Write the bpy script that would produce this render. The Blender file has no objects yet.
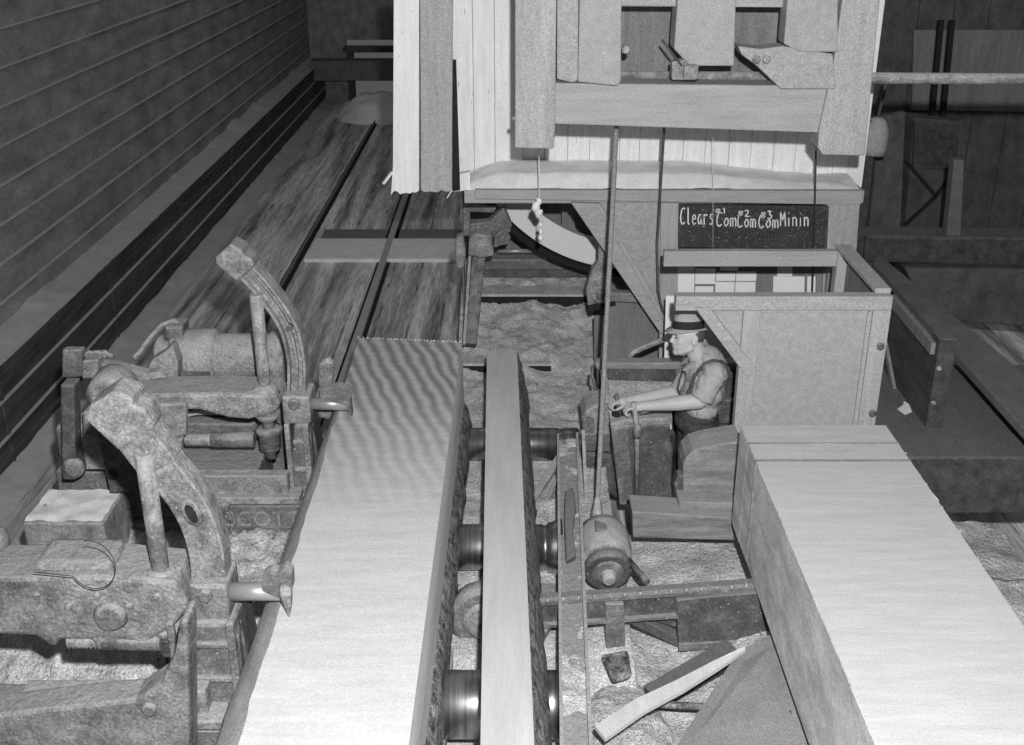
import bpy, bmesh, math, random
from math import sin, cos, pi, radians, sqrt, atan2
from mathutils import Vector, Matrix, noise
random.seed(7)
C = bpy.context.scene
COL = C.collection
# ------------------------------------------------------------------ camera
F, CX, CY, TH, H = 1130.0, 512.0, 372.5, radians(23.53), 3.95
cd = bpy.data.cameras.new('camera'); cam = bpy.data.objects.new('camera', cd); COL.objects.link(cam)
cd.sensor_width = 36; cd.lens = 36 * F / 1024; cd.clip_start = .05; cd.clip_end = 100
cam.location = (0, 0, H); cam.rotation_euler = (pi / 2 - TH, 0, 0)
C.camera = cam
# ------------------------------------------------------------------ world, flash lamp, exposure
w = bpy.data.worlds.new('world'); C.world = w; w.use_nodes = True
w.node_tree.nodes['Background'].inputs[0].default_value = (1, 1, 1, 1)
w.node_tree.nodes['Background'].inputs[1].default_value = .075
ld = bpy.data.lights.new('flash_lamp', 'SPOT'); lo = bpy.data.objects.new('flash_lamp', ld); COL.objects.link(lo)
ld.energy = 1500; ld.spot_size = radians(112); ld.spot_blend = .8; ld.shadow_soft_size = .05
lo.location = (.17, .05, 4.36)
_d = Vector((.85, 6.4, 1.3)) - lo.location
lo.rotation_euler = _d.to_track_quat('-Z', 'Y').to_euler()
# dim unseen fill lights high above the far floor, no real lamps there
for (x, y, z, e) in ((-1.5, 14, 6.5, 70), (4.5, 10, 6.5, 50)):
    a = bpy.data.lights.new('fill_light', 'POINT'); a.energy = e; a.shadow_soft_size = .3
    ao = bpy.data.objects.new('fill_light', a); COL.objects.link(ao); ao.location = (x, y, z)
C.view_settings.view_transform = 'Standard'; C.view_settings.look = 'None'
C.view_settings.gamma = 1; C.view_settings.use_curve_mapping = False
C.view_settings.exposure = 0.15

# ------------------------------------------------------------------ geometry helpers
ct, st = cos(TH), sin(TH)
def at(px, py, Y=None, Z=None, X=None):
    """the point of the room seen at a picture position, on a plane of known distance, height or side"""
    u = (px - CX) / F; v = (py - CY) / F
    d = Vector((u, ct - v * st, -(st + v * ct)))
    if Y is not None: t = Y / d.y
    elif Z is not None: t = (Z - H) / d.z
    else: t = X / d.x
    return Vector((0, 0, H)) + d * t

class MB:
    def __init__(s): s.v = []; s.f = []; s.sm = []
    def add(s, vs, fs, smooth=False):
        b = len(s.v); s.v += [Vector(p) for p in vs]
        for f in fs: s.f.append([i + b for i in f]); s.sm.append(smooth)
        return s
    def box(s, x0, x1, y0, y1, z0, z1):
        vs = [(x, y, z) for x in (x0, x1) for y in (y0, y1) for z in (z0, z1)]
        return s.add(vs, [(0, 1, 3, 2), (4, 6, 7, 5), (0, 4, 5, 1), (2, 3, 7, 6), (0, 2, 6, 4), (1, 5, 7, 3)])
    def prism(s, pts, vec):
        pts = [Vector(p) for p in pts]; vec = Vector(vec); n = len(pts)
        nrm = Vector((0, 0, 0))
        for i in range(n): nrm += pts[i].cross(pts[(i + 1) % n])
        if nrm.dot(vec) > 0: pts = pts[::-1]
        vs = pts + [p + vec for p in pts]
        fs = [list(range(n)), list(range(2 * n - 1, n - 1, -1))] + [[(i + 1) % n, i, n + i, n + (i + 1) % n] for i in range(n)]
        return s.add(vs, fs)
    def ppoly(s, px, Y, d):           # outline on the upright plane at distance Y, thickness d going away
        return s.prism([at(a, b, Y=Y) for a, b in px], (0, d, 0))
    def tube(s, path, r, n=12, smooth=True, flat=1.0, up=None):
        path = [Vector(p) for p in path]; m = len(path)
        rs = r if isinstance(r, (list, tuple)) else [r] * m
        vs = []; prev = Vector(up) if up else None
        for i, p in enumerate(path):
            t = (path[min(i + 1, m - 1)] - path[max(i - 1, 0)]).normalized()
            if prev is None:
                prev = Vector((0, 0, 1)) if abs(t.z) < .9 else Vector((1, 0, 0))
            a = (prev - t * prev.dot(t)).normalized(); b = t.cross(a); prev = a
            for k in range(n):
                an = 2 * pi * k / n
                vs.append(p + a * cos(an) * rs[i] + b * sin(an) * rs[i] * flat)
        fs = [[i * n + k, i * n + (k + 1) % n, (i + 1) * n + (k + 1) % n, (i + 1) * n + k] for i in range(m - 1) for k in range(n)]
        s.add(vs, fs, smooth)
        b0 = len(s.v) - len(vs)
        s.f.append([b0 + k for k in range(n)][::-1]); s.sm.append(False)
        s.f.append([b0 + (m - 1) * n + k for k in range(n)]); s.sm.append(False)
        return s
    def cyl(s, p0, p1, r, r1=None, n=20, smooth=True):
        return s.tube([p0, p1], [r, r if r1 is None else r1], n, smooth)
    def lathe(s, base, axis, prof, n=28, smooth=True):
        """prof: (distance along axis, radius)"""
        base = Vector(base); axis = Vector(axis).normalized()
        a = axis.orthogonal().normalized(); b = axis.cross(a); vs = []; m = len(prof)
        for h, r in prof:
            for k in range(n):
                an = 2 * pi * k / n; vs.append(base + axis * h + (a * cos(an) + b * sin(an)) * max(r, .0005))
        fs = [[i * n + k, i * n + (k + 1) % n, (i + 1) * n + (k + 1) % n, (i + 1) * n + k] for i in range(m - 1) for k in range(n)]
        fs += [list(range(n))[::-1], [(m - 1) * n + k for k in range(n)]]
        b0 = len(s.v); s.v += vs
        for j, f in enumerate(fs): s.f.append([i + b0 for i in f]); s.sm.append(smooth and j < len(fs) - 2)
        return s
    def ball(s, c, r, n=16, m=10, rot=None):
        c = Vector(c); r = r if isinstance(r, (tuple, list)) else (r, r, r); vs = []
        for i in range(m + 1):
            ph = pi * i / m
            for k in range(n):
                an = 2 * pi * k / n
                p = Vector((r[0] * sin(ph) * cos(an), r[1] * sin(ph) * sin(an), r[2] * cos(ph)))
                if rot: p = rot @ p
                vs.append(c + p)
        fs = [[i * n + k, (i + 1) * n + k, (i + 1) * n + (k + 1) % n, i * n + (k + 1) % n] for i in range(m) for k in range(n)]
        return s.add(vs, fs, True)
    def beam(s, p0, p1, w, h, up=(0, 0, 1)):      # squared bar between two points
        p0 = Vector(p0); p1 = Vector(p1); t = (p1 - p0).normalized(); up = Vector(up)
        a = (up - t * up.dot(t)).normalized(); b = t.cross(a)
        q = [p0 + b * sx * w / 2 + a * sy * h / 2 for sx, sy in ((-1, -1), (1, -1), (1, 1), (-1, 1))]
        return s.prism(q, p1 - p0)
    def grid(s, x0, x1, y0, y1, nx, ny, fz):
        vs = []
        for j in range(ny + 1):
            for i in range(nx + 1):
                x = x0 + (x1 - x0) * i / nx; y = y0 + (y1 - y0) * j / ny
                vs.append((x, y, fz(x, y)))
        W = nx + 1
        return s.add(vs, [[j * W + i, j * W + i + 1, (j + 1) * W + i + 1, (j + 1) * W + i] for j in range(ny) for i in range(nx)], True)
    def build(s, name, mat, parent=None, bevel=0, label=None, cat=None, group=None, kind=None, ob_label=None, fix=True):
        me = bpy.data.meshes.new(name)
        if parent is not None: base = Vector(parent['_o'])
        else:
            lo_ = Vector([min(p[i] for p in s.v) for i in range(3)]); hi_ = Vector([max(p[i] for p in s.v) for i in range(3)])
            base = Vector(((lo_.x + hi_.x) / 2, (lo_.y + hi_.y) / 2, lo_.z))
        me.from_pydata([p - base for p in s.v], [], s.f)
        me.polygons.foreach_set('use_smooth', s.sm)
        if fix:
            bm = bmesh.new(); bm.from_mesh(me); bmesh.ops.recalc_face_normals(bm, faces=bm.faces[:]); bm.to_mesh(me); bm.free()
        me.materials.append(mat)
        o = bpy.data.objects.new(name, me); COL.objects.link(o)
        if parent is not None: o.parent = parent
        else: o.location = base
        o['_o'] = tuple(base)
        if bevel:
            b = o.modifiers.new('bevel', 'BEVEL'); b.width = bevel; b.segments = 2; b.limit_method = 'ANGLE'; b.angle_limit = radians(40)
        tag(o, label, cat, group, kind)
        return o
def tag(o, label=None, cat=None, group=None, kind=None):
    if label: o['label'] = label
    if cat: o['category'] = cat
    if group: o['group'] = group
    if kind: o['kind'] = kind
    return o
def thing(name, loc, label, cat, group=None):
    o = bpy.data.objects.new(name, None); COL.objects.link(o); o.location = loc; o['_o'] = tuple(loc); o.empty_display_size = .1
    return tag(o, label, cat, group)
def fbm(x, y, z=0, s=1.0):
    return noise.fractal(Vector((x * s, y * s, z * s)), 1.0, 2.0, 4)

# ------------------------------------------------------------------ materials
def M(name, c, var=.25, scale=6, stretch=(1, 1, 1), rough=.85, metal=0, bump=.25, bscale=60, bdist=.004,
      dust=0, dustc=.42, speck=0, speckc=.75, speck_scale=130, wave=None, lines=None, rot=(0, 0, 0), spec=.3, grit=.30, gscale=150, lowb=.8, speckmap=False):
    m = bpy.data.materials.new(name); m.use_nodes = True; nt = m.node_tree; N = nt.nodes; L = nt.links
    bs = N['Principled BSDF']; bs.inputs['Roughness'].default_value = rough; bs.inputs['Metallic'].default_value = metal
    bs.inputs['Specular IOR Level'].default_value = spec
    tc = N.new('ShaderNodeTexCoord'); mp = N.new('ShaderNodeMapping'); mp.inputs['Scale'].default_value = stretch; mp.inputs['Rotation'].default_value = rot
    L.new(tc.outputs['Object'], mp.inputs[0])
    def math_(op, a, b=None, c_=None, clamp=False):
        n = N.new('ShaderNodeMath'); n.operation = op; n.use_clamp = clamp
        for i, q in enumerate((a, b, c_)):
            if q is None: continue
            if isinstance(q, (int, float)): n.inputs[i].default_value = q
            else: L.new(q, n.inputs[i])
        return n.outputs[0]
    def nz(vec, sc, det=5, rg=.6):
        n = N.new('ShaderNodeTexNoise'); n.inputs['Scale'].default_value = sc; n.inputs['Detail'].default_value = det
        n.inputs['Roughness'].default_value = rg; L.new(vec, n.inputs['Vector']); return n.outputs['Fac']
    def step(v, a, b):
        n = N.new('ShaderNodeMapRange'); n.inputs[1].default_value = a; n.inputs[2].default_value = b; L.new(v, n.inputs[0]); return n.outputs[0]
    def mix(f, a, b):
        n = N.new('ShaderNodeMix'); n.data_type = 'FLOAT'
        for i, q in ((0, f), (2, a), (3, b)):
            if isinstance(q, (int, float)): n.inputs[i].default_value = q
            else: L.new(q, n.inputs[i])
        return n.outputs[0]
    n1 = nz(mp.outputs[0], scale)
    n2 = nz(mp.outputs[0], scale * 9, 3)
    col = mix(step(n1, .3, .7), c * (1 - var), c * (1 + var))
    col = math_('MULTIPLY', col, mix(step(n2, .3, .7), 1 - var * .5, 1 + var * .5))
    if grit:
        gn = nz(tc.outputs['Object'], gscale, 2, .8)
        col = math_('MULTIPLY', col, mix(step(gn, .34, .66), 1 - grit, 1 + grit))
    if wave:                                   # (rotation about z, scale, amount, distortion)
        wm = N.new('ShaderNodeMapping'); wm.inputs['Rotation'].default_value = (0, 0, wave[0]); L.new(tc.outputs['Object'], wm.inputs[0])
        wn = N.new('ShaderNodeTexWave'); wn.inputs['Scale'].default_value = wave[1]; wn.inputs['Distortion'].default_value = wave[3]; wn.inputs['Detail'].default_value = 2
        L.new(wm.outputs[0], wn.inputs['Vector'])
        f = math_('MULTIPLY', wn.outputs['Fac'], wave[2])
        if len(wave) > 4:
            sx = N.new('ShaderNodeSeparateXYZ'); L.new(tc.outputs['Object'], sx.inputs[0])
            f = math_('MULTIPLY', f, step(sx.outputs['Y'], wave[4], wave[5]))
            f = math_('ADD', f, math_('MULTIPLY', step(sx.outputs['Y'], wave[4], wave[5]), wave[6]))
        col = math_('MULTIPLY', col, math_('SUBTRACT', 1.0, f))
    if lines:                                  # dark cracks or gaps: (axis, spacing, width, darkness, patchiness)
        sx = N.new('ShaderNodeSeparateXYZ'); L.new(tc.outputs['Object'], sx.inputs[0])
        a = math_('ADD', sx.outputs[lines[0]], math_('MULTIPLY', math_('SUBTRACT', n1, .5), lines[1] * .05))
        fr = math_('FRACT', math_('ADD', math_('DIVIDE', a, lines[1]), 100.37))
        ln = math_('LESS_THAN', fr, lines[2] / lines[1])
        pn = nz(tc.outputs['Object'], 1.3, 3)
        ln = math_('MULTIPLY', ln, step(pn, .5 - lines[4] * .05, .5 + .05 + (1 - lines[4]) * .001))
        col = math_('MULTIPLY', col, math_('SUBTRACT', 1.0, math_('MULTIPLY', ln, lines[3])))
    if dust:
        g = N.new('ShaderNodeNewGeometry'); sx = N.new('ShaderNodeSeparateXYZ'); L.new(g.outputs['Normal'], sx.inputs[0])
        dn = nz(tc.outputs['Object'], 14, 6, .7)
        f = math_('ADD', sx.outputs['Z'], math_('MULTIPLY', math_('SUBTRACT', dn, .5), 2.6))
        f = math_('MULTIPLY', step(f, .15, .75), dust, clamp=True)
        col = mix(f, col, math_('MULTIPLY', mix(step(n2, .3, .7), .8, 1.2), dustc))
    if speck:
        v = nz(mp.outputs[0] if speckmap else tc.outputs['Object'], speck_scale, 2 if speckmap else 1)
        f = step(v, .78 - speck * .16, .82 - speck * .16)
        col = mix(f, col, speckc)
    cr = N.new('ShaderNodeCombineColor')
    for i in range(3): L.new(col, cr.inputs[i])
    L.new(cr.outputs[0], bs.inputs['Base Color'])
    if metal and dust:
        L.new(math_('MULTIPLY', math_('SUBTRACT', 1.0, f if not speck else 0.0), metal, clamp=True), bs.inputs['Metallic'])
    if bump:
        b = N.new('ShaderNodeBump'); b.inputs['Strength'].default_value = bump; b.inputs['Distance'].default_value = bdist
        L.new(math_('ADD', nz(mp.outputs[0], bscale, 4, .7), math_('MULTIPLY', n1, lowb)), b.inputs['Height']); L.new(b.outputs[0], bs.inputs['Normal'])
    return m
G = {}
G['white'] = M('whitewashed board', .88, .10, 3, (9, 9, .9), bump=.5, bscale=30, speck=.62, speckc=.42, speck_scale=9, speckmap=True, grit=.12)
G['cant'] = M('fresh sawn wood saw marks darker far end', .62, .09, 3, (1.2, 7, 5), bump=.25, bscale=14, wave=(radians(-17), 3.9, .46, 3.2, .1, 1.5, .14), speck=.05, speckc=.35, grit=.13)  # saw mark bands and an even darkening grow towards the far end
G['cant_side'] = M('fresh sawn wood side', .92, .10, 3, (5, .8, 5), bump=.2)
G['timber'] = M('pale sawn wood', .55, .09, 3, (6, .5, 6), bump=.25, bscale=30, grit=.13)
G['timber2'] = M('pale sawn wood broad face', .56, .09, 3, (1.0, 7, 5), bump=.25, bscale=14, grit=.13)
G['wane'] = M('smooth bark edge', .30, .25, 6, (3, .6, 3), bump=.3, speck=.15, speckc=.5)
G['grain'] = M('rough sawn side grain', .66, .34, 4, (8, .7, 2), bump=.5, bscale=22)
G['bark'] = M('bark', .20, .9, 22, (1, .7, 1), bump=1.0, bscale=24, bdist=.025, speck=.75, speckc=.55, speck_scale=60, grit=.5)
G['grey'] = M('weathered grey painted timber', .40, .13, 4, (6, 6, 6), bump=.3, speck=.18, speckc=.75, speck_scale=60)
G['greyh'] = M('weathered grey timber long grain', .40, .14, 3, (.7, 6, 8), bump=.4, bscale=25, speck=.18, speckc=.75, speck_scale=60)
G['greyv'] = M('weathered grey post grain', .42, .14, 3, (8, 8, .6), bump=.4, bscale=25, speck=.15, speckc=.75, speck_scale=60)
G['midw'] = M('grey brown board', .24, .38, 3, (1, 6, 7), bump=.4, dust=.5, dustc=.4, speck=.35, speckc=.6)
G['midv'] = M('grey brown upright board', .22, .2, 3, (7, 7, .7), bump=.4, speck=.3, speckc=.5)
G['darkw'] = M('dark old wood', .07, .4, 3, (5, .8, 5), bump=.5, dust=.55, dustc=.20)
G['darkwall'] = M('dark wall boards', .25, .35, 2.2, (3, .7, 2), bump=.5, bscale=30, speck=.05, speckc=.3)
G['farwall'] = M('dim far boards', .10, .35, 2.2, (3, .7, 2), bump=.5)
G['rail_wood'] = M('dull handrail plank', .15, .2, 3, (3, 3, 3), bump=.3, speck=.1)
G['lowwall'] = M('dark low board', .07, .5, 3, (3, .5, 4), bump=.4, dust=.3, dustc=.12)  # much darker than the wall boards above the ledge
G['sawdust'] = M('sawdust', .66, .25, 10, bump=1.0, bscale=50, bdist=.02, speck=.3, speckc=.30, speck_scale=46, lowb=.15, grit=.45, gscale=110)
G['sawmid'] = M('trampled sawdust', .62, .28, 7, bump=1.0, bscale=40, bdist=.025, speck=.45, speckc=.18, speck_scale=38, lowb=.15, grit=.45, gscale=110)
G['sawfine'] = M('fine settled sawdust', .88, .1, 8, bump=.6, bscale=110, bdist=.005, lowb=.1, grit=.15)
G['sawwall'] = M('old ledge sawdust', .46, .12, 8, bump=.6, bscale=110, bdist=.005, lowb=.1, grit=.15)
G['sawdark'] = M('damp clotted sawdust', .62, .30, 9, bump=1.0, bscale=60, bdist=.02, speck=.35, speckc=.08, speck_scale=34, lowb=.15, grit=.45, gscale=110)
G['shaving'] = M('coarse shavings', .68, .35, 14, (1, .45, 1), bump=1.0, bscale=30, bdist=.035, speck=.4, speckc=.12, speck_scale=24, lowb=.15, grit=.45, gscale=110)
G['floor'] = M('mill floor with trodden sawdust', .60, .75, 1.6, (4.5, .25, 1), bump=.8, bscale=30, bdist=.01, lines=(0, .31, .025, .55, .3), speck=.15, speckc=.4)
G['iron'] = M('dusty cast iron', .17, .35, 7, bump=.9, bscale=24, bdist=.014, rough=.6, dust=.85, dustc=.36, speck=.4, speckc=.5, speck_scale=60, grit=.26, gscale=70)
G['iron_d'] = M('dark cast iron', .10, .4, 7, bump=.5, bscale=30, rough=.55, dust=.55, dustc=.3, speck=.4, speckc=.45, speck_scale=60, grit=.26, gscale=70)
G['iron_m'] = M('darker cast iron', .22, .55, 9, bump=.9, bscale=22, bdist=.014, rough=.5, dust=.7, dustc=.38, speck=.42, speckc=.5, speck_scale=60, grit=.26, gscale=70)  # darker iron for the near castings and the arch tips
G['iron_l'] = M('worn pale cast iron', .27, .5, 9, bump=.8, bscale=26, bdist=.012, rough=.5, dust=.7, dustc=.46, speck=.42, speckc=.6, speck_scale=60, grit=.26, gscale=70)
G['plate'] = M('dusty sheet plate', .27, .14, 5, bump=.5, bscale=60, rough=.7, speck=.25, speckc=.08, speck_scale=40)
G['steel'] = M('bright steel', .44, .12, 6, bump=.05, rough=.42, metal=.45, spec=.5, grit=0)
G['roll'] = M('polished roll steel', .34, .4, 5, (12, .4, .4), bump=.10, bscale=50, rough=.34, metal=.95, spec=.5, grit=0)
G['roll_end'] = M('roll end', .12, .3, 8, rough=.5, dust=.5)
G['blade'] = M('saw blade steel', .45, .1, 6, bump=0, rough=.3, metal=.6, grit=0)
G['wheel'] = M('band wheel painted rim', .78, .04, 3, bump=.1, rough=.5, grit=.08)
G['black'] = M('blackboard', .05, .25, 6, bump=.2, speck=.55, speckc=.5, speck_scale=110)
G['chalk'] = M('chalk', .85, .1, 30, bump=.3, grit=0)
G['paper'] = M('paper', .85, .05, 5, bump=.05, grit=.08)
G['rope'] = M('greasy wire rope', .30, .25, 60, bump=.4, rough=.6)
G['wire'] = M('thin dark wire', .05, .2, 30, bump=0, rough=.6, grit=0)
G['skin'] = M('skin', .50, .06, 10, bump=.12, bscale=40, rough=.55, grit=.08)
G['eye'] = M('eye', .10, .2, 40, bump=0, rough=.4, grit=0)
G['hair'] = M('short hair', .09, .3, 40, bump=.4)
G['shirt'] = M('grey work shirt', .40, .10, 14, bump=.35, bscale=60, grit=.08)
G['trouser'] = M('dark trousers', .06, .2, 14, bump=.3, speck=.4, speckc=.4, speck_scale=140)
G['strap'] = M('suspender strap', .10, .1, 20, bump=.2)
G['felt'] = M('felt hat', .40, .08, 14, bump=.2, grit=.08)
G['band'] = M('hat band', .025, .1, 20, bump=.1, grit=0)
G['boot'] = M('boot leather', .06, .2, 20, bump=.2)
G['button'] = M('button', .12, .1, 20, bump=0, grit=0)
G['hole'] = M('near black gaps and parts', .02, .3, 20, bump=.1, grit=0)  # near-black, for dark parts and for shade painted into gaps and holes

# ================================================================== THE SETTING
m = MB(); m.box(-4.6, 9, -1.5, 22.6, -.2, 0)
m.build('floor', G['floor'], kind='structure')
# left wall: lap boards above a ledge, darker boards below
m = MB()
z = .732
for i in range(19):
    x = -3.90
    z1 = z + .274
    m.add([(x - .02, -1.5, z), (x - .02, 22.4, z), (x + .015, 22.4, z), (x + .015, -1.5, z), (x - .02, -1.5, z1), (x - .02, 22.4, z1), (x + .0, 22.4, z1), (x + .0, -1.5, z1)],
          [(0, 1, 2, 3), (4, 7, 6, 5), (3, 2, 6, 7), (0, 4, 5, 1), (0, 3, 7, 4), (1, 5, 6, 2)])
    m.box(x - .02, x + .030, -1.5, 22.4, z1 - .014, z1)
    z = z1
wl = m.build('wall_left', G['darkwall'], kind='structure')
m = MB()
for i in range(18):
    for k in range(12): m.box(-3.89, -3.862 + random.uniform(-.004, .004), -1.5 + k * 2, -1.5 + k * 2 + 1.99, .732 + .274 * (i + 1) - .004, .732 + .274 * (i + 1) + .006)
for zz in (.54, .27): m.box(-3.64, -3.618, -1.5, 22.4, zz, zz + .012)
m.build('trim_1', G['sawwall'], kind='structure')
m = MB()
m.box(-4.0, -3.64, -1.5, 22.4, 0, .79)
for zz, zh in ((.72, .020), (.765, .02), (.66, .012), (.12, .02)): m.box(-3.64, -3.622, -1.5, 22.4, zz, zz + zh)
for k in range(8): m.box(-3.64, -3.628, 2.5 + k * 2.4, 2.53 + k * 2.4, 0, .78)
m.build('wall_left_ledge', G['lowwall'], kind='structure')
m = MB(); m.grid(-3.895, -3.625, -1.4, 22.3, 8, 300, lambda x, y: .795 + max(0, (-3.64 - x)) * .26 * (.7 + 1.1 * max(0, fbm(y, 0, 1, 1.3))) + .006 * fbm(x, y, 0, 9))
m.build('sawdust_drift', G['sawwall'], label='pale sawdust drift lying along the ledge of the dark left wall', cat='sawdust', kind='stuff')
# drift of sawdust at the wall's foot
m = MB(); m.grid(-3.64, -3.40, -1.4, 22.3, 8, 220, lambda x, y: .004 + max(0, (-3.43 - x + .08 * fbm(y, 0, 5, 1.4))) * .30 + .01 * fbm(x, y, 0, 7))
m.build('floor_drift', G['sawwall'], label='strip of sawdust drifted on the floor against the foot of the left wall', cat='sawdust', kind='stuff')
# far wall with openings
m = MB()
m.box(-4.6, -3.2, 22.4, 22.6, 0, 7); m.box(-3.2, 9, 22.4, 22.6, 1.15, 7); m.box(-.6, 9, 22.4, 22.6, 0, 1.2)
m.build('wall_back', G['darkwall'], kind='structure')
m = MB(); m.box(-3.7, .6, 21.2, 21.6, at(350, 81, Y=21.2).z, at(350, 61, Y=21.2).z); m.build('far_beam', G['rail_wood'], bevel=.02, label='broad dark crossbeam spanning the far end of the mill beside the left wall', cat='beam')
t = thing('far_stand', (-3.0, 21.9, 0), 'dark open wooden stand under the beam at the far end', 'stand')
for x in (-3.1, -2.2): MB().box(x, x + .12, 21.8, 21.95, 0, 1.0).build('leg', G['darkw'], t)
MB().box(-3.15, -2.0, 21.75, 22.0, 1.0, 1.1).build('top', G['darkw'], t)
hp = at(378, 112, Z=.1)
m = MB(); m.grid(hp.x - .9, hp.x + .9, hp.y - .9, hp.y + 1.4, 30, 30, lambda x, y: max(-.05, .40 * (1 - ((x - hp.x) / .8) ** 2 - ((y - hp.y - .3) / 1.0) ** 2) + .08 * fbm(x, y, 0, 3)))
m.build('far_sawdust_heap', G['sawfine'], label='pale heap of sawdust at the far end of the mill floor', cat='sawdust', kind='stuff')
# right wall, dark
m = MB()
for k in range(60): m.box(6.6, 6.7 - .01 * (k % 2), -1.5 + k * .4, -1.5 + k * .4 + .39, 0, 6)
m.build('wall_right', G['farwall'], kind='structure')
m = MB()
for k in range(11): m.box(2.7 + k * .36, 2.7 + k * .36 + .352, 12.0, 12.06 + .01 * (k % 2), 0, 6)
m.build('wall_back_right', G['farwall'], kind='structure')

# rails of the log carriage
for nm, x0, wd, lab in (('carriage_rail', -1.445, .075, 'dusty carriage rail, the right one, running under the sawn log'),
                        ('carriage_rail', -2.43, .030, 'narrow dark carriage rail, the left one, running away beside the left wall')):
    t = thing(nm, (x0, 10, 0), lab, 'rail')
    MB().box(x0 - wd / 2 - .035, x0 + wd / 2 + .035, -1, 21, 0, .012).build('flange', G['hole'], t)  # near-black base strip stands in for the shadow gap beside the rail
    MB().box(x0 - wd / 2, x0 + wd / 2, -1, 21, .012, .055).build('head', G['sawwall'] if wd > .05 else G['iron_d'], t, bevel=.006)
# cross sleeper drifted over with sawdust, seen between the rails
p = at(310, 236, Z=.03); q = at(455, 258, Z=.03)
m = MB(); m.box(-2.35, -.25, q.y - .1, p.y - .15, 0, .05)
m.build('floor_sleeper', G['sawfine'], bevel=.02, label='flat cross sleeper under the rails beyond the sawn log, drifted with sawdust', cat='sleeper')
m = MB(); m.box(-2.30, -.28, p.y - .15, p.y + .35, .0, .012); m.build('floor_gap_plate', G['iron_d'], label='dark iron plate set in the floor behind the cross sleeper', cat='plate')
for i, (a, b, c, d, lab) in enumerate(((415, 440, 290, 345, 'short dark slot'), (440, 436, 262, 345, 'long dark slot'), (357, 330, 250, 345, 'left'))):
    pass

# ================================================================== GROUND SAWDUST in the pit
def pit(x, y):
    z = .30 + .03 * fbm(x, y, 0, 3) + .012 * fbm(x, y, 3, 12)
    if x > .45: z += min(.12, (x - .45) * .1)
    if x > .9 and y < 4.9: z += min(.25, (x - .9) * .35)
    if x < .62 and y > 4.3: z += min(.13, (y - 4.3) * .35)
    if y > 5.6: z = z + (y - 5.6) * .05
    return z
m = MB(); m.grid(-.38, .62, 1.2, 7.6, 56, 230, pit)
m.build('roll_pit_sawdust', G['sawdust'], label='sawdust bed lying in the pit between and under the steel rolls', cat='sawdust', kind='stuff')
m = MB(); m.grid(.62, 2.9, 1.2, 5.85, 80, 150, pit)
m.build('skid_sawdust', G['sawmid'], label='smooth bank of sawdust under and left of the big squared timber', cat='sawdust', kind='stuff')
def rampz(x, y):
    k = (y - 7.55) / 1.75
    return .36 + .62 * k + .05 * fbm(x, y, 0, 3) + .02 * fbm(x, y, 2, 12)
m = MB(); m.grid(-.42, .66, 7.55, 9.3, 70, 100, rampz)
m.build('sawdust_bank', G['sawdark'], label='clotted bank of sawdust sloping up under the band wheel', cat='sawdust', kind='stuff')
def clump(x, y):
    d = 1 - ((x - .18) / .22) ** 2 - ((y - 7.65) / .35) ** 2
    return (.36 + .12 * max(d, 0) ** .6 + .03 * fbm(x, y, 0, 16)) if d > 0 else .3
m = MB(); m.grid(-.04, .42, 7.25, 8.05, 44, 60, clump)
m.build('shavings_heap', G['sawdust'], label='bright heap of loose shavings behind the narrow timber', cat='shavings', kind='stuff')
for (x0, x1, yy, zz, lab) in ((-.40, .62, 8.72, .82, 'dusty cross plank half buried high on the sawdust bank'), (-.40, .30, 7.98, .52, 'dusty cross plank half buried low on the sawdust bank behind the narrow timber')):
    t = thing('buried_plank', ((x0 + x1) / 2, yy, zz - .08), lab, 'plank')
    MB().box(x0, x1, yy, yy + .35, zz, zz + .03).build('board', G['sawdust'], t)
    MB().box(x0, x1, yy - .015, yy, zz - .085, zz + .01).build('edge', G['hole'], t)

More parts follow.
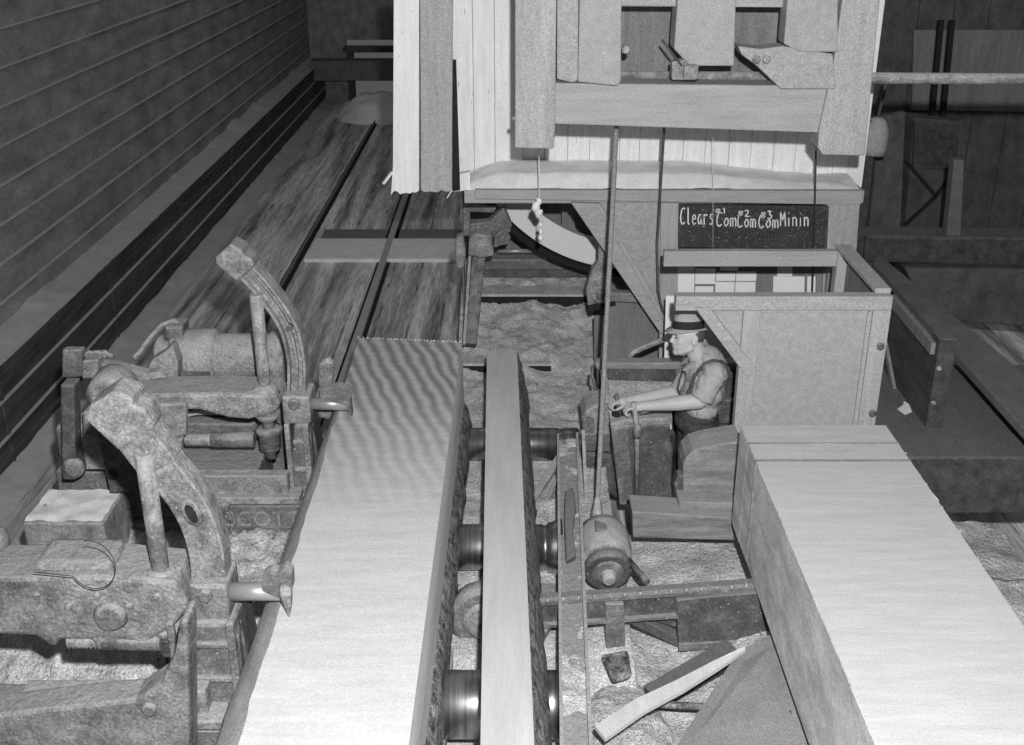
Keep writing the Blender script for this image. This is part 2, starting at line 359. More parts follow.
# ================================================================== SAWN LOG ON THE CARRIAGE
CT = 1.2                                            # height of its sawn top
fl, fr = at(358, 338, Z=CT), at(462, 342.5, Z=CT); nl, nr = at(225, 713, Z=CT), at(413, 713, Z=CT)
ex = .28
nl = nl + (nl - fl) * ex; nr = nr + (nr - fr) * ex
t = thing('sawn_log', ((fl.x + fr.x) / 2, 4.5, .45), 'wide sawn log with bark sides clamped by hooked dogs on the carriage', 'log')
ny = 60
def edge(a, b, k): return a + (b - a) * k
mt, ms, mbk = MB(), MB(), MB()
def strip(mb, rows, smooth=False):
    n = len(rows[0]); mb.add([p for r in rows for p in r], [[j * n + i, j * n + i + 1, (j + 1) * n + i + 1, (j + 1) * n + i] for j in range(len(rows) - 1) for i in range(n - 1)], smooth)
rows_t, rows_s, rows_b, rows_w = [], [], [], []
for j in range(ny + 1):
    k = j / ny; L_, R_ = edge(nl, fl, k), edge(nr, fr, k)
    wob = .012 * fbm(0, L_.y, 4, 2.5)
    wn_ = .015 + .10 * (1 - k) ** .8; L_ = L_ + Vector((-.015, 0, 0)); rows_t.append([L_ + Vector((wn_ + wob * 2, 0, 0)), L_ * .66 + R_ * .34, L_ * .33 + R_ * .67, R_])
    zs_ = -.42 + .05 * fbm(0, R_.y, 2, 2); rows_s.append([R_, R_ + Vector((0.004, 0, zs_ * .5)), R_ + Vector((.006, 0, zs_))])
    rb = []
    w_ = (R_ - L_).x
    for i in range(25):
        s = i / 24; an = pi * s
        prf = [(0, 0), (.026, -.04), (.042, -.10), (.050, -.18), (.044, -.24), (.02, -.29), (-.02, -.322), (-.08, -.33), (-.2, -.33)]
        if i < 9: x = R_.x + .006 + prf[i][0]; zz = CT + zs_ + prf[i][1] * (.33 + .42 + zs_) / .33
        else:
            u_ = (i - 9) / 15; x = R_.x - .2 - (w_ - .2 + .03) * min(1, u_ * 1.5) + (0 if u_ < .67 else .03 * ((u_ - .67) / .33)); zz = .45 + (0 if u_ < .3 else (CT - .05 - .45) * ((u_ - .3) / .7) ** 1.3)
        n_ = .016 * fbm(i * .35, R_.y, 0, 5) if 0 < i < 22 else 0
        rb.append(Vector((x + n_, R_.y, zz + n_ * .5)) if i < 24 else L_ + Vector((wob, 0, -.06)))
    rb[22] = L_ + Vector((wob - .012, 0, -.14)); rb[23] = L_ + Vector((wob - .004, 0, -.10))
    rows_w.append([L_ + Vector((wob, 0, -.06)), L_ + Vector((wob + wn_ * .3, 0, -.028)), L_ + Vector((wob + wn_ * .65, 0, -.009)), L_ + Vector((wn_ + wob * 2, 0, 0))])
    rows_b.append(rb)
mw = MB(); strip(mw, rows_w, True); mw.build('wane_edge', G['wane'], t, fix=False)
strip(mt, rows_t); strip(ms, rows_s); strip(mbk, rows_b, True)
mt.build('sawn_top', G['cant'], t, fix=False); ms.build('sawn_edge', G['cant_side'], t, fix=False); mbk.build('bark', G['bark'], t, fix=True)
me_ = MB()
for rr in (rows_t[-1], ):
    ring = rows_w[-1][1:] + [rows_t[-1][3], rows_s[-1][2]] + rows_b[-1][1:25]
    me_.add(ring, [list(range(len(ring)))])
    ring = rows_w[0][1:] + [rows_t[0][3], rows_s[0][2]] + rows_b[0][1:25]
    me_.add(ring, [list(range(len(ring)))[::-1]])
me_.build('log_end', G['timber'], t, fix=False)
# edge splinters at far end
m = MB()
for i in range(34):
    a = fl + (fr - fl) * (i + random.random()) / 34
    m.beam(a, a + Vector((random.uniform(-.006, .006), random.uniform(.004, .016), .003)), .006, .004)
m.build('splinters', G['cant_side'], t)

# ================================================================== NARROW TIMBER ON THE ROLLS
a, b = at(487, 351, Z=1.0), at(517, 351, Z=1.0); c, d = at(481, 713, Z=1.0), at(533, 713, Z=1.0)
c = c + (c - a) * .3; d = d + (d - b) * .3
t = thing('narrow_timber', ((a.x + b.x) / 2, 5, .72), 'narrow pale sawn timber with one bark side lying on the steel rolls', 'timber')
rs = []; rb = []
for j in range(61):
    k = j / 60; L_, R_ = edge(c, a, k), edge(d, b, k)
    rs.append([L_ + Vector((0, 0, -.285)), L_, R_])
    q = .07 + .012 * fbm(0, L_.y, 1, 3) + .02 * (1 - k)
    rb.append([R_] + [R_ + Vector((q * (s ** .7) + (.012 * fbm(s * 4, R_.y, 0, 9) if s > .05 else 0), 0, -.285 * s)) for s in [i / 8 for i in range(1, 9)]])
m = MB(); strip(m, rs); m.build('sawn_face', G['timber'], t, fix=False)
m = MB(); strip(m, rb, True); m.build('bark_side', G['bark'], t, fix=False)
m = MB()
for r, s_ in ((-1, 1), (0, -1)):
    ring = rs[r] + rb[r][1:]; m.add(ring, [list(range(len(ring)))[::s_]])
m.build('timber_end', G['timber'], t, fix=False)

# ================================================================== LIVE ROLLS
for (py, xl, xr, lab) in ((437, 462, 579, 'polished steel roll farthest from the camera under the narrow timber'),
                          (537, 455, 562, 'polished steel roll in the middle, with a conical flange beside the channel beam'),
                          (690, 433, 560, 'polished steel roll nearest the camera, at the bottom of the picture')):
    zt = .715; cpt = at(512, py, Z=zt - .03); R_ = {437: .105, 537: .125}.get(py, .15); zc_ = zt - R_; yc = cpt.y + .05
    xL = at(xl, py, Y=yc).x; xR = at(xr, py, Y=yc).x
    t = thing('steel_roll', ((xL + xR) / 2, yc, zc_ - R_), lab, 'roller', 'live rolls')
    w_ = xR - xL
    prof = [(0, R_ - .012), (.012, R_), (w_ * .82, R_), (w_ * .83, R_ - .008)]
    if py == 537: prof += [(w_ * .86, R_ - .004), (w_ * .87, R_ + .01), (w_ * .9, R_ + .012), (w_ * .97, R_ + .03), (w_, R_ + .03)]
    else: prof += [(w_ * .86, R_ - .006), (w_ * .87, R_), (w_ - .01, R_), (w_, R_ - .01)]
    MB().lathe((xL, yc, zc_), (1, 0, 0), prof, 56).build('roll_body', G['roll'], t)
    MB().cyl((xL - .16, yc, zc_), (xR + .04, yc, zc_), .035).build('axle', G['iron'], t)
    m = MB(); m.box(xL - .20, xL - .10, yc - .08, yc + .08, .25, zc_ + .05); m.cyl((xL - .21, yc, zc_ + .02), (xL - .09, yc, zc_ + .02), .07)
    m.build('bearing', G['iron'], t, bevel=.01)
# left inner channel beside the log (carriage edge of the roll case)
m = MB(); m.beam((-.325, 1.6, .375), (-.285, 7.5, .375), .025, .10); m.build('roll_case_beam', G['iron_l'], bevel=.008, label='narrow pale steel beam on the log side of the rolls', cat='beam')
# half hidden pulley between the two near rolls
t = thing('pulley', (-.2, 4.75, .3), 'round dusty pulley half hidden under the narrow timber', 'pulley')
pc = at(486, 622, Y=4.72)
MB().lathe((pc.x, 4.72, pc.z), (0, 1, 0), [(0, .16), (.015, .185), (.10, .185), (.115, .16)], 40).build('rim', G['iron'], t)
MB().lathe((pc.x, 4.70, pc.z), (0, 1, 0), [(0, .09), (.03, .125), (.06, .125)], 32).build('web', G['iron_l'], t)
MB().cyl((pc.x, 4.67, pc.z), (pc.x, 4.9, pc.z), .035).build('hub', G['iron_d'], t)
# cross braces and shavings in the roll pit
m = MB(); m.beam(at(470, 572, Z=.42), at(486, 578, Z=.42), .10, .05); m.build('pit_block', G['iron'], bevel=.01, label='short dusty block beside the middle roll', cat='block')
for (p, q, wd, lab) in (((526, 510), (566, 448), .05, 'splintered stick leaning between the farthest roll and the channel beam'),
                        ((545, 505), (570, 455), .03, 'thin splintered stick lying against the channel beam')):
    m = MB(); m.beam(at(*p, Z=.45), at(*q, Z=.72), wd, .03); m.build('wood_stick', G['midw'], bevel=.006, label=lab, cat='stick')
m = MB(); m.beam(at(537, 640, Z=.52), at(560, 600, Z=.62), .06, .04); m.box(.10, .23, 4.93, 5.1, .35, .50)
m.build('pit_bracket', G['iron'], bevel=.008, label='dusty iron bracket between the narrow timber and the channel beam', cat='bracket')

# longitudinal channel beam drifted full of sawdust
a, b = at(558, 437, Z=.74), at(577, 437, Z=.74); c, d = at(561, 713, Z=.74), at(589, 713, Z=.74)
c = c + (c - a) * .35; d = d + (d - b) * .35
t = thing('channel_beam', ((a.x + b.x) / 2, 5, .5), 'long steel channel beam drifted with sawdust right of the narrow timber', 'beam')
m = MB(); m.prism([c + Vector((0, 0, -.22)), d + Vector((0, 0, -.22)), b + Vector((0, 0, -.22)), a + Vector((0, 0, -.22))], (0, 0, .20)); m.build('web', G['iron'], t)
m = MB(); m.beam(c, a, .014, .05); m.beam(d, b, .016, .07); m.build('flanges', G['iron_l'], t)
def chz(x, y): return .715 + .02 * fbm(x, y, 0, 5) + .01 * fbm(x, y, 4, 20)
rows = []
for j in range(121):
    k = j / 120; L_, R_ = edge(c, a, k), edge(d, b, k)
    rows.append([Vector((p.x, p.y, chz(p.x, p.y))) for p in [L_.lerp(R_, i / 8) for i in range(9)]])
m = MB(); strip(m, rows, True); m.build('sawdust_fill', G['sawdust'], t, fix=False)
m = MB(); p = at(571, 500, Z=.76); m.prism([at(565, 494, Z=.745), at(573, 491, Z=.745), at(576, 510, Z=.745), at(573, 535, Z=.745), at(576, 560, Z=.745), at(566, 565, Z=.745), at(564, 525, Z=.745)], (0, 0, .03))
m.build('knee_casting', G['iron_d'], bevel=.01, label='dark dusty iron lump lying on the channel beam', cat='casting')
# upright flat bar beside it
m = MB(); m.beam(at(583, 430, Y=6.3), at(587, 520, Y=6.0), .02, .012); m.build('flat_bar', G['iron_l'], label='thin upright flat bar at the left of the control stand', cat='bar')

# ================================================================== MOTOR by the channel beam
mc = at(607, 566, Y=5.12)
t = thing('motor', (mc.x, 5.35, .32), 'rounded dusty electric motor behind the cross beam', 'motor')
ax = Vector((-.03, 1, .12)).normalized()
m = MB(); m.lathe(mc + ax * .02, ax, [(0, .12), (.02, .138), (.10, .146), (.20, .146), (.26, .13), (.29, .08)], 40); m.build('housing', G['iron_l'], t)
m = MB(); m.lathe(mc - ax * .06, ax, [(0, .11), (.012, .126), (.035, .13), (.055, .126), (.07, .11)], 40); m.build('pulley_rim', G['iron_d'], t)
m = MB(); m.lathe(mc - ax * .075, ax, [(0, .05), (.01, .075), (.02, .09), (.05, .1)], 36); m.build('end_cover', G['iron'], t)
MB().lathe(mc - ax * .13, ax, [(0, .022), (.01, .036), (.06, .042), (.07, .05)], 20).build('shaft_hub', G['iron_l'], t)
m = MB(); m.box(mc.x - .10, mc.x + .12, 5.18, 5.4, .30, mc.z - .10); m.build('motor_base', G['iron'], t, bevel=.01)
m = MB(); bb = at(602, 530, Y=5.27); m.box(bb.x - .04, bb.x + .025, 5.22, 5.32, bb.z - .03, bb.z + .035); m.build('terminal_box', G['iron_d'], t, bevel=.008)
m = MB(); m.tube([at(628, 560, Y=5.15), at(640, 574, Y=4.98), at(647, 582, Y=4.9)], .018); m.build('belt_arm', G['iron_d'], t)

# ================================================================== CROSS BEAM, BOX, POSTS near the timber
yb = 4.78
t = thing('cross_beam', (.7, yb, .5), 'dark sawdust covered steel cross beam reaching under the big squared timber', 'beam')
q = [at(531, 597, Z=.74), at(770, 578, Z=.74), at(762, 571, Z=.74), at(535, 592, Z=.74)]
q2 = [at(540, 599, Z=.74), at(768, 583, Z=.74), at(764, 577, Z=.74), at(540, 593, Z=.74)]
m = MB(); m.prism([p - Vector((0, 0, .15)) for p in q2], (0, 0, .15)); m.build('beam_body', G['iron_d'], t, bevel=.006)
m = MB()
pf, qf = q2[0], q2[1]
m.beam(pf + Vector((0, -.012, -.01)), qf + Vector((0, -.012, -.01)), .035, .02); m.beam(pf + Vector((0, -.012, -.145)), qf + Vector((0, -.012, -.145)), .035, .015)
m.build('flange', G['iron'], t)
m = MB()
for k in range(15):
    p = pf.lerp(qf, (k + .5) / 15) + Vector((0, -.02, .004)); m.ball(p, .011, 8, 5)
m.build('rivets', G['iron_l'], t)
t = thing('steel_box', (1.05, 4.85, .3), 'dark riveted steel box hanging below the cross beam', 'box')
m = MB(); m.ppoly([(676, 600), (767, 592), (774, 632), (752, 645), (679, 650)], 4.66, .09); m.build('box_body', G['iron_d'], t, bevel=.006)
m = MB(); m.ppoly([(679, 645), (752, 641), (752, 646), (679, 651)], 4.645, .02); m.build('lip', G['iron'], t)
m = MB(); m.ppoly([(605, 604), (624, 604), (626, 668), (606, 664)], 4.62, .06); m.build('stub_post', G['iron'], bevel=.006, label='short upright steel post under the cross beam below the motor', cat='post')
for (p, q_, wd, lab) in (((612, 606), (680, 640), .075, 'wide diagonal strut running down under the cross beam'), ((625, 608), (678, 622), .03, 'thin diagonal strut just under the cross beam')):
    m = MB(); m.beam(at(*p, Y=4.74), at(*q_, Y=4.76), wd, .05); m.build('diagonal_strut', G['iron_d'], bevel=.006, label=lab, cat='strut')
m = MB(); m.prism([at(600, 660, Z=.42), at(628, 655, Z=.42), at(632, 680, Z=.42), at(612, 686, Z=.42)], (0, 0, .04))
m.build('buried_block', G['bark'], bevel=.02, label='small wood block half buried below the short steel post', cat='block')
m = MB(); m.beam(at(652, 698, Z=.38), at(735, 650, Z=.50), .14, .05); m.build('dark_board', G['darkw'], bevel=.006, label='dark board lying under the pale strip of wood', cat='board')
# pale strip of edging
m = MB(); pts = [(600, 731, .62), (640, 704, .63), (680, 684, .65), (715, 664, .67), (745, 647, .69)]
P = [at(x, y, Z=z) for x, y, z in pts]; ww = [.034, .032, .026, .018, .005]
vs = []
for i, p in enumerate(P):
    vs += [p + Vector((-ww[i] * .6, ww[i], 0)), p + Vector((ww[i] * .6, -ww[i], -.01)), p + Vector((ww[i] * .6, -ww[i], -.03)), p + Vector((-ww[i] * .6, ww[i], -.02))]
fs = [[i * 4 + k, i * 4 + (k + 1) % 4, (i + 1) * 4 + (k + 1) % 4, (i + 1) * 4 + k] for i in range(4) for k in range(4)] + [[0, 1, 2, 3], [16, 17, 18, 19]]
m.add(vs, fs); m.build('edging_strip', G['timber'], label='long pale tapering strip of waste wood lying on the sawdust', cat='wood strip')
m = MB(); m.tube([at(655, 704, Z=.48), at(690, 706, Z=.48), at(733, 708, Z=.50)], [.016, .018, .010]); m.build('dark_stick', G['bark'], label='thin dark stick lying below the pale strip', cat='stick')
m = MB(); c4 = [at(640, 800, Z=.60), at(738, 652, Z=.62), at(785, 626, Z=.70), at(850, 800, Z=.70)]
m.prism(c4, (0, 0, -.02)); m.build('chute_plate', G['plate'], label='smooth sloping dusty chute plate between the pale strip and the big squared timber', cat='plate')
# lumps on the motor side, bottom
m = MB(); m.grid(.36, .80, 3.3, 4.55, 30, 60, lambda x, y: .24 + .17 * max(0, 1 - ((x - .52) / .26) ** 2 - ((y - 4.0) / .6) ** 2) ** .5 + .02 * fbm(x, y, 0, 9))
m.build('dust_mound', G['sawmid'], label='rounded mound of sawdust right of the channel beam at the picture bottom', cat='sawdust', kind='stuff')

# ================================================================== BIG SQUARED TIMBER
TT = 1.35
fa, fb = at(741, 425, Z=TT), at(888, 428, Z=TT)
na, nb = at(819, 600, Z=TT), at(1010, 600, Z=TT)
W = fb.x - fa.x; x0 = fa.x
t = thing('squared_timber', (x0 + W / 2, 3.5, .75), 'huge pale squared timber resting on the dark cross beams at the right', 'timber')
y_end = fa.y; s1 = at(750, 443, Z=TT).y; s2 = at(758, 460, Z=TT).y
def tbox(name, xa, xb, ya, yb_, za, zb, side=True):
    m = MB(); m.box(xa, xb, ya, yb_, za, zb); return m.build(name, G['timber2'] if side else G['timber'], t, bevel=.003)
tbox('far_section', x0, x0 + W, s1 + .003, y_end, .76, TT)
tbox('middle_section', x0 + .003, x0 + W + .003, s2 + .003, s1 - .003, .757, TT - .003)
tbox('main_section', x0 + .006, x0 + W + .006, .8, s2 - .003, .753, TT - .006)
MB().box(x0 + .03, x0 + W - .02, s2 - .1, y_end - .05, .79, TT - .03).build('core', G['midv'], t)
for yk in (s1, s2):
    m = MB(); m.box(x0 - .002, x0 + W + .004, yk - .005, yk + .005, .77, TT + .0015); m.build('kerf', G['midw'], t)
m = MB()
for (xa, ya, yb_) in ((x0 - .003, s1 + .005, y_end - .003), (x0, s2 + .005, s1 - .005), (x0 + .003, .85, s2 - .005)):
    m.box(xa, xa + .004, ya, yb_, .765, TT - .010)
m.build('side_face', G['grain'], t)
m = MB()
for i in range(14):
    yy = random.uniform(4.0, 5.15); p = Vector((x0 + W + .004, yy, TT - .02))
    m = MB(); m.tube([p, p + Vector((random.uniform(.004, .010), random.uniform(-.03, .03), random.uniform(0, .008))), p + Vector((random.uniform(.008, .018), random.uniform(-.06, .06), random.uniform(-.01, .01)))], .0014, 5); m.build('splinter', G['cant_side'], t)
# second near skid under timber and the right-hand dark beams
m = MB(); m.box(1.05, 3.2, 2.6, 2.85, .45, .752); m.build('near_skid', G['darkw'], bevel=.01, label='dark cross skid under the near end of the big squared timber', cat='beam')
rb0 = at(893, 441, Y=5.75)
m = MB(); m.box(1.95, 4.6, 5.55, 5.85, rb0.z - .36, rb0.z); m.build('log_deck_beam', G['darkw'], bevel=.012, label='heavy dark rough beam crossing behind the end of the big squared timber', cat='beam')
for x in (2.3, 4.2): MB().box(x, x + .2, 5.6, 5.8, 0, rb0.z - .36).build('deck_post', G['darkw'], label='dark post under the heavy beam behind the squared timber' + (', near the booth' if x < 3 else ', far right'), cat='post')

# ================================================================== LOG STOP AND STEP PLANKS left of the timber
t = thing('log_stop', (1.2, 5.6, .3), 'rounded top dark wooden guard beside the end of the big squared timber', 'guard')
m = MB(); m.ppoly([(683, 503), (683, 466), (686, 458), (693, 451), (705, 447), (722, 444), (742, 441), (742, 505)], 5.62, .22); m.build('guard_board', G['midw'], t, bevel=.01)
m = MB(); m.ppoly([(678, 476), (684, 476), (684, 492), (677, 494), (674, 485)], 5.64, .08); m.build('hinge', G['iron_d'], t, bevel=.006)
m = MB(); m.ppoly([(632, 512), (735, 518), (735, 541), (633, 538)], 5.42, .20); m.build('step_block', G['midw'], bevel=.01, label='long wooden step block on the sawdust below the guard', cat='block')
m = MB(); m.ppoly([(679, 502), (737, 503), (737, 517), (679, 515)], 5.50, .2); m.build('step_plank', G['midw'], bevel=.008, label='short wooden plank lying between the guard and the step block', cat='plank')

# ================================================================== SAW ENCLOSURE (whitewashed wall, ledge, panels)
YW, YL = 7.96, 7.6
t = thing('saw_enclosure', (1.1, 8.0, 0), 'wooden enclosure of the band saw with whitewashed boards, ledge and grey panels', 'enclosure')
m = MB()
xw0 = at(453, 120, Y=YW).x; xw1 = at(868, 140, Y=YW).x
edges = [453, 474, 495, 523, 545, 568, 590, 620, 640, 660, 684, 706, 730, 752, 775, 797, 818, 836, 852, 868]
for i in range(len(edges) - 1):
    xa, xb = at(edges[i], 140, Y=YW).x, at(edges[i + 1], 140, Y=YW).x
    dy = random.uniform(0, .012); m.box(xa + .0012, xb - .0012, YW + dy, YW + .04, 1.93, 4.6)
m.build('board_wall', G['white'], t, bevel=.004)
m = MB(); m.box(xw0 + .02, xw1 - .02, YW + .041, YW + .05, 1.93, 4.6); m.build('wall_backing', G['midv'], t)
# ledge
zl = 2.0; xl0 = at(464, 190, Y=YL).x; xl1 = 2.42
m = MB(); m.box(xl0, xl1, YL, YW, zl - .09, zl); m.build('ledge', G['greyh'], t, bevel=.008)
m = MB()
def ldz(x, y):
    k = (y - YL) / (YW - YL)
    s = min(1, (x - xl0) / .25); s = max(0, s) ** .5
    right = 1 - max(0, min(1, (x - 1.2) / .9)) * .75
    return zl - .01 + s * (.01 + (.085 * min(1, k * 3.2) ** .8 + .04 * k) * right + .010 * fbm(x, y, 0, 4))
m.grid(xl0 + .005, xl1 - .03, YL + .01, YW - .002, 120, 24, ldz)
m.build('ledge_sawdust', G['sawfine'], t, label='smooth sawdust drift on the ledge')
# front rail of ledge
def panel(name, px, Y, d, mat, bev=.005, par=None, **k):
    m = MB(); m.ppoly(px, Y, d); return m.build(name, mat, par or t, bevel=bev, **k)
panel('front_rail', [(475, 190), (862, 191), (861, 205), (475, 199)], YL - .04, .05, G['greyh'])
panel('grey_panel', [(590, 202), (662, 202), (663, 334)], YL + .01, .03, G['grey'], 0)
panel('upright', [(661, 203), (679, 203), (677, 372), (659, 372)], YL - .02, .06, G['greyv'])
panel('corner_post', [(827, 204), (860, 204), (853, 300), (822, 300)], YL - .03, .14, G['greyv'])
panel('long_brace', [(571, 203), (600, 204), (673, 332), (661, 334)], YL - .07, .05, G['greyh'])
panel('brace_edge', [(596, 204), (600, 204), (673, 328), (668, 330)], YL - .085, .02, G['greyv'])
panel('lower_panel', [(612, 300), (636, 300), (661, 335), (661, 420), (594, 420), (594, 316), (604, 316)], YL + .25, .03, G['midv'])
panel('cross_rail', [(600, 292), (636, 294), (640, 303), (600, 301)], YL + .15, .08, G['midw'])
panel('tally_wall', [(676, 250), (828, 250), (826, 300), (676, 300)], YL, .03, G['midv'], 0)
panel('white_panel', [(666, 296), (740, 296), (736, 372), (664, 372)], 7.0, .02, G['paper'], 0, label='whitewashed board panel')
panel('low_wall', [(676, 300), (826, 300), (810, 520), (676, 520)], YL, .03, G['midv'], 0)
panel('right_return', [(829, 268), (846, 268), (840, 300), (826, 300)], YL - .10, .08, G['grey'])
# left hanging guard boards
t2 = thing('hanging_guard', (-.6, 7.5, 2.0), 'guard of hanging boards, ragged at the bottom, left of the whitewashed wall', 'guard')
def ragged(x0, x1, yb, n=16, amp=3):
    return [(x0 + (x1 - x0) * i / n, yb + random.uniform(-amp, amp)) for i in range(n + 1)]
m = MB(); m.ppoly([(394, -40), (419, -40), (419, 120)] + ragged(419, 391, 192, 9)[::1] + [(393, 165)], 7.5, .05); m.build('white_board', G['white'], t2)
m = MB(); m.ppoly([(420, -40), (453, -40), (452, 120)] + ragged(452, 421, 191, 9, 1.5), 7.49, .05); m.build('grey_board', G['greyv'], t2)
m = MB(); m.ppoly([(444, 60), (456, 60), (460, 190), (446, 192)], 7.56, .03); m.build('back_lath', G['hole'], t2)
m = MB(); m.beam(at(383, 184, Y=7.46), at(392, 172, Y=7.5), .018, .012); m.beam(at(447, 198, Y=7.5), at(452, 190, Y=7.5), .012, .006); m.build('splinters', G['cant_side'], t2)
m = MB(); m.ppoly([(449, 176), (470, 172), (470, 190), (449, 192)], 7.62, .06); m.build('ledge_stub', G['white'], t2)

# blackboard with chalk writing
t = thing('blackboard', (1.6, 7.55, 1.6), 'dusty blackboard with chalked tally headings on the front of the enclosure', 'blackboard')
m = MB(); m.ppoly([(679, 205), (829, 206), (827, 249), (678, 247)], 7.555, .02); m.build('slate', G['black'], t, bevel=.003)
m = MB(); m.ppoly([(826, 207), (829, 207), (827, 249), (824, 249)], 7.547, .012); m.build('frame_strip', G['darkw'], t)
GL = {'C': [[(.95, .9), (.6, 1), (.25, .85), (.05, .5), (.1, .15), (.4, 0), (.9, .15)]],
      'l': [[(.4, 1), (.4, .1), (.6, 0)]], 'e': [[(.1, .3), (.8, .35), (.6, .6), (.2, .5), (.1, .2), (.4, 0), (.9, .1)]],
      'a': [[(.8, .55), (.4, .6), (.1, .3), (.3, 0), (.7, .15), (.8, .55), (.8, .1), (1, 0)]],
      'r': [[(.2, .6), (.2, 0)], [(.2, .4), (.5, .6), (.9, .55)]], 's': [[(.9, .6), (.4, .6), (.3, .4), (.8, .25), (.6, 0), (.1, .05)]],
      'o': [[(.5, .6), (.1, .3), (.4, 0), (.8, .2), (.8, .5), (.5, .6)]],
      'm': [[(.05, .6), (.05, 0)], [(.05, .45), (.3, .6), (.45, .5), (.45, 0)], [(.45, .45), (.75, .6), (.95, .5), (.95, 0)]],
      'n': [[(.15, .6), (.15, 0)], [(.15, .45), (.5, .6), (.85, .5), (.85, 0)]], 'i': [[(.5, .55), (.5, 0)], [(.48, .82), (.54, .86)]],
      'M': [[(.0, 0), (.05, 1), (.45, .35), (.85, 1), (1, 0)]], '1': [[(.3, .8), (.55, 1), (.55, 0)]],
      '2': [[(.1, .8), (.4, 1), (.8, .8), (.6, .45), (.1, 0), (.95, .05)]], '3': [[(.1, .95), (.7, 1), (.4, .6), (.85, .4), (.6, 0), (.1, .1)]],
      '#': [[(.3, .9), (.2, .1)], [(.7, .9), (.6, .1)], [(.05, .65), (.95, .7)], [(.0, .3), (.9, .35)]]}
def write(mb, s, x0, x1, ybase, hpx, Y, r=.0042):
    n = len(s); wc = (x1 - x0) / n
    for i, ch in enumerate(s):
        for st_ in GL[ch]:
            big = ch in 'CM'
            pts_ = [at(x0 + (i + .08 + gx * .86) * wc, ybase - gy * hpx * (1.0 if True else 1), Y=Y) for gx, gy in st_]
            for a_, b_ in zip(pts_[:-1], pts_[1:]):
                mb.beam(a_, b_, .004, r * random.uniform(1.4, 2.1), up=(.1, 0, 1) if abs((b_ - a_).normalized().z) < .9 else (1, 0, .1))
def word(nm, s, x0, x1, yb, h, Y=7.552):
    mb = MB(); write(mb, s, x0, x1, yb, h, Y); mb.build(nm, G['chalk'], t)
word('chalk_word', 'Clears', 680, 714, 224.5, 17); word('chalk_word', 'Com', 716, 736.5, 226.5, 14.5); word('chalk_word', 'Com', 737, 756, 227.5, 14.5)
word('chalk_word', 'Com', 758, 778.5, 228, 13.5); word('chalk_word', 'Minin', 780, 809, 226, 15)
word('chalk_number', '#1', 715, 727, 213.5, 5.5); word('chalk_number', '#2', 737.5, 750, 216.5, 6.5); word('chalk_number', '#3', 760, 773, 219, 8)

# papers on the tally wall
PP = [((676, 264, 695, 272), 'at the upper left corner'), ((675, 272, 695, 294), 'tall one at the left end'), ((695, 268, 716, 284), 'second from the left, square'),
      ((695, 286, 714, 294), 'small, low under the square one'), ((720, 264, 739, 271), 'small, hanging above the middle ones'), ((716, 272, 736, 281), 'upper middle left'),
      ((736, 271, 757, 281), 'upper middle right'), ((715, 281.5, 735, 294), 'lower middle left'), ((735, 281.5, 756, 294), 'lower middle right'),
      ((777, 265, 793, 276), 'bright square one above the calendar'), ((773, 276, 805, 295), 'wide greyish calendar sheet at the right'), ((807, 276, 816, 295), 'narrow strip at the far right')]
for (x0_, y0_, x1_, y1_), lab in PP:
    m = MB(); m.ppoly([(x0_ + .4, y0_ + .3), (x1_ - .4, y0_ + .5), (x1_ - .8, y1_), (x0_, y1_)], 7.585 - .004 * random.random(), .003)
    tt = m.build('paper_sheet', G['paper'], label='white paper sheet pinned behind the booth rail, ' + lab, cat='paper', group='papers pinned behind the booth rail')

# ================================================================== SAWYER'S BOOTH
YF, YBk = 5.9, 6.72
t = thing('booth', (1.6, 6.3, 0), 'grey panelled booth with open top rails behind the big squared timber', 'booth')
zt = at(800, 296, Y=YF).z; zbot = 0.0
xr = at(893, 297, Y=YF).x; xp = at(742, 330, Y=YF).x; xl = at(676, 297, Y=YF).x
MB().box(xl, xr, YF - .01, YF + .07, zt - .085, zt).build('top_rail', G['greyh'], t, bevel=.006)
MB().box(xp + .10, xr - .02, YF + .02, YF + .05, .3, zt - .06).build('front_panel', G['grey'], t)
MB().box(xp, xp + .095, YF - .008, YF + .06, .3, zt - .086).build('stile', G['greyv'], t, bevel=.005)
MB().box(xr - .10, xr, YF - .008, YF + .09, 0, zt - .086).build('corner_post', G['greyv'], t, bevel=.005)
m = MB(); m.box(xr - .125, xr - .102, YF + .005, YF + .03, .3, zt - .09); m.box(xp + .1, xr - .12, YF + .005, YF + .025, zt - .10, zt - .087)
m.build('bead', G['greyv'], t)
m = MB(); m.ppoly([(695, 308), (710, 308), (755, 367), (748, 377), (743, 372)], YF - .025, .04); m.build('diagonal_brace', G['greyh'], t, bevel=.004)
m = MB(); m.ppoly([(712, 310), (744, 310), (744, 352)], YF + .02, .02); m.build('gusset_panel', G['grey'], t)
MB().box(xp, xp + .05, YF + .06, YF + .1, 0, .35).build('foot', G['greyv'], t)
zb = zt
xb0 = at(664, 258, Y=YBk).x; xb1 = at(842, 258, Y=YBk).x
MB().box(xb0, xr - .04, YBk, YBk + .06, zb - .10, zb + .0).build('back_rail', G['greyh'], t, bevel=.006)
m = MB(); m.box(xr - .09, xr, YF + .04, YBk + .06, zb - .0, zb + .03); m.build('side_cap', G['greyv'], t, bevel=.005)
MB().box(xr - .03, xr, YF + .08, YBk + .02, zb - .42, zb - .005).build('side_panel', G['midv'], t)
MB().box(xr - .07, xr, YF + .08, YBk + .05, .95, 1.05).build('side_lower_rail', G['midv'], t)
MB().box(xr - .09, xr, YBk - .02, YBk + .06, 0, zb).build('back_post', G['greyv'], t)
m = MB()
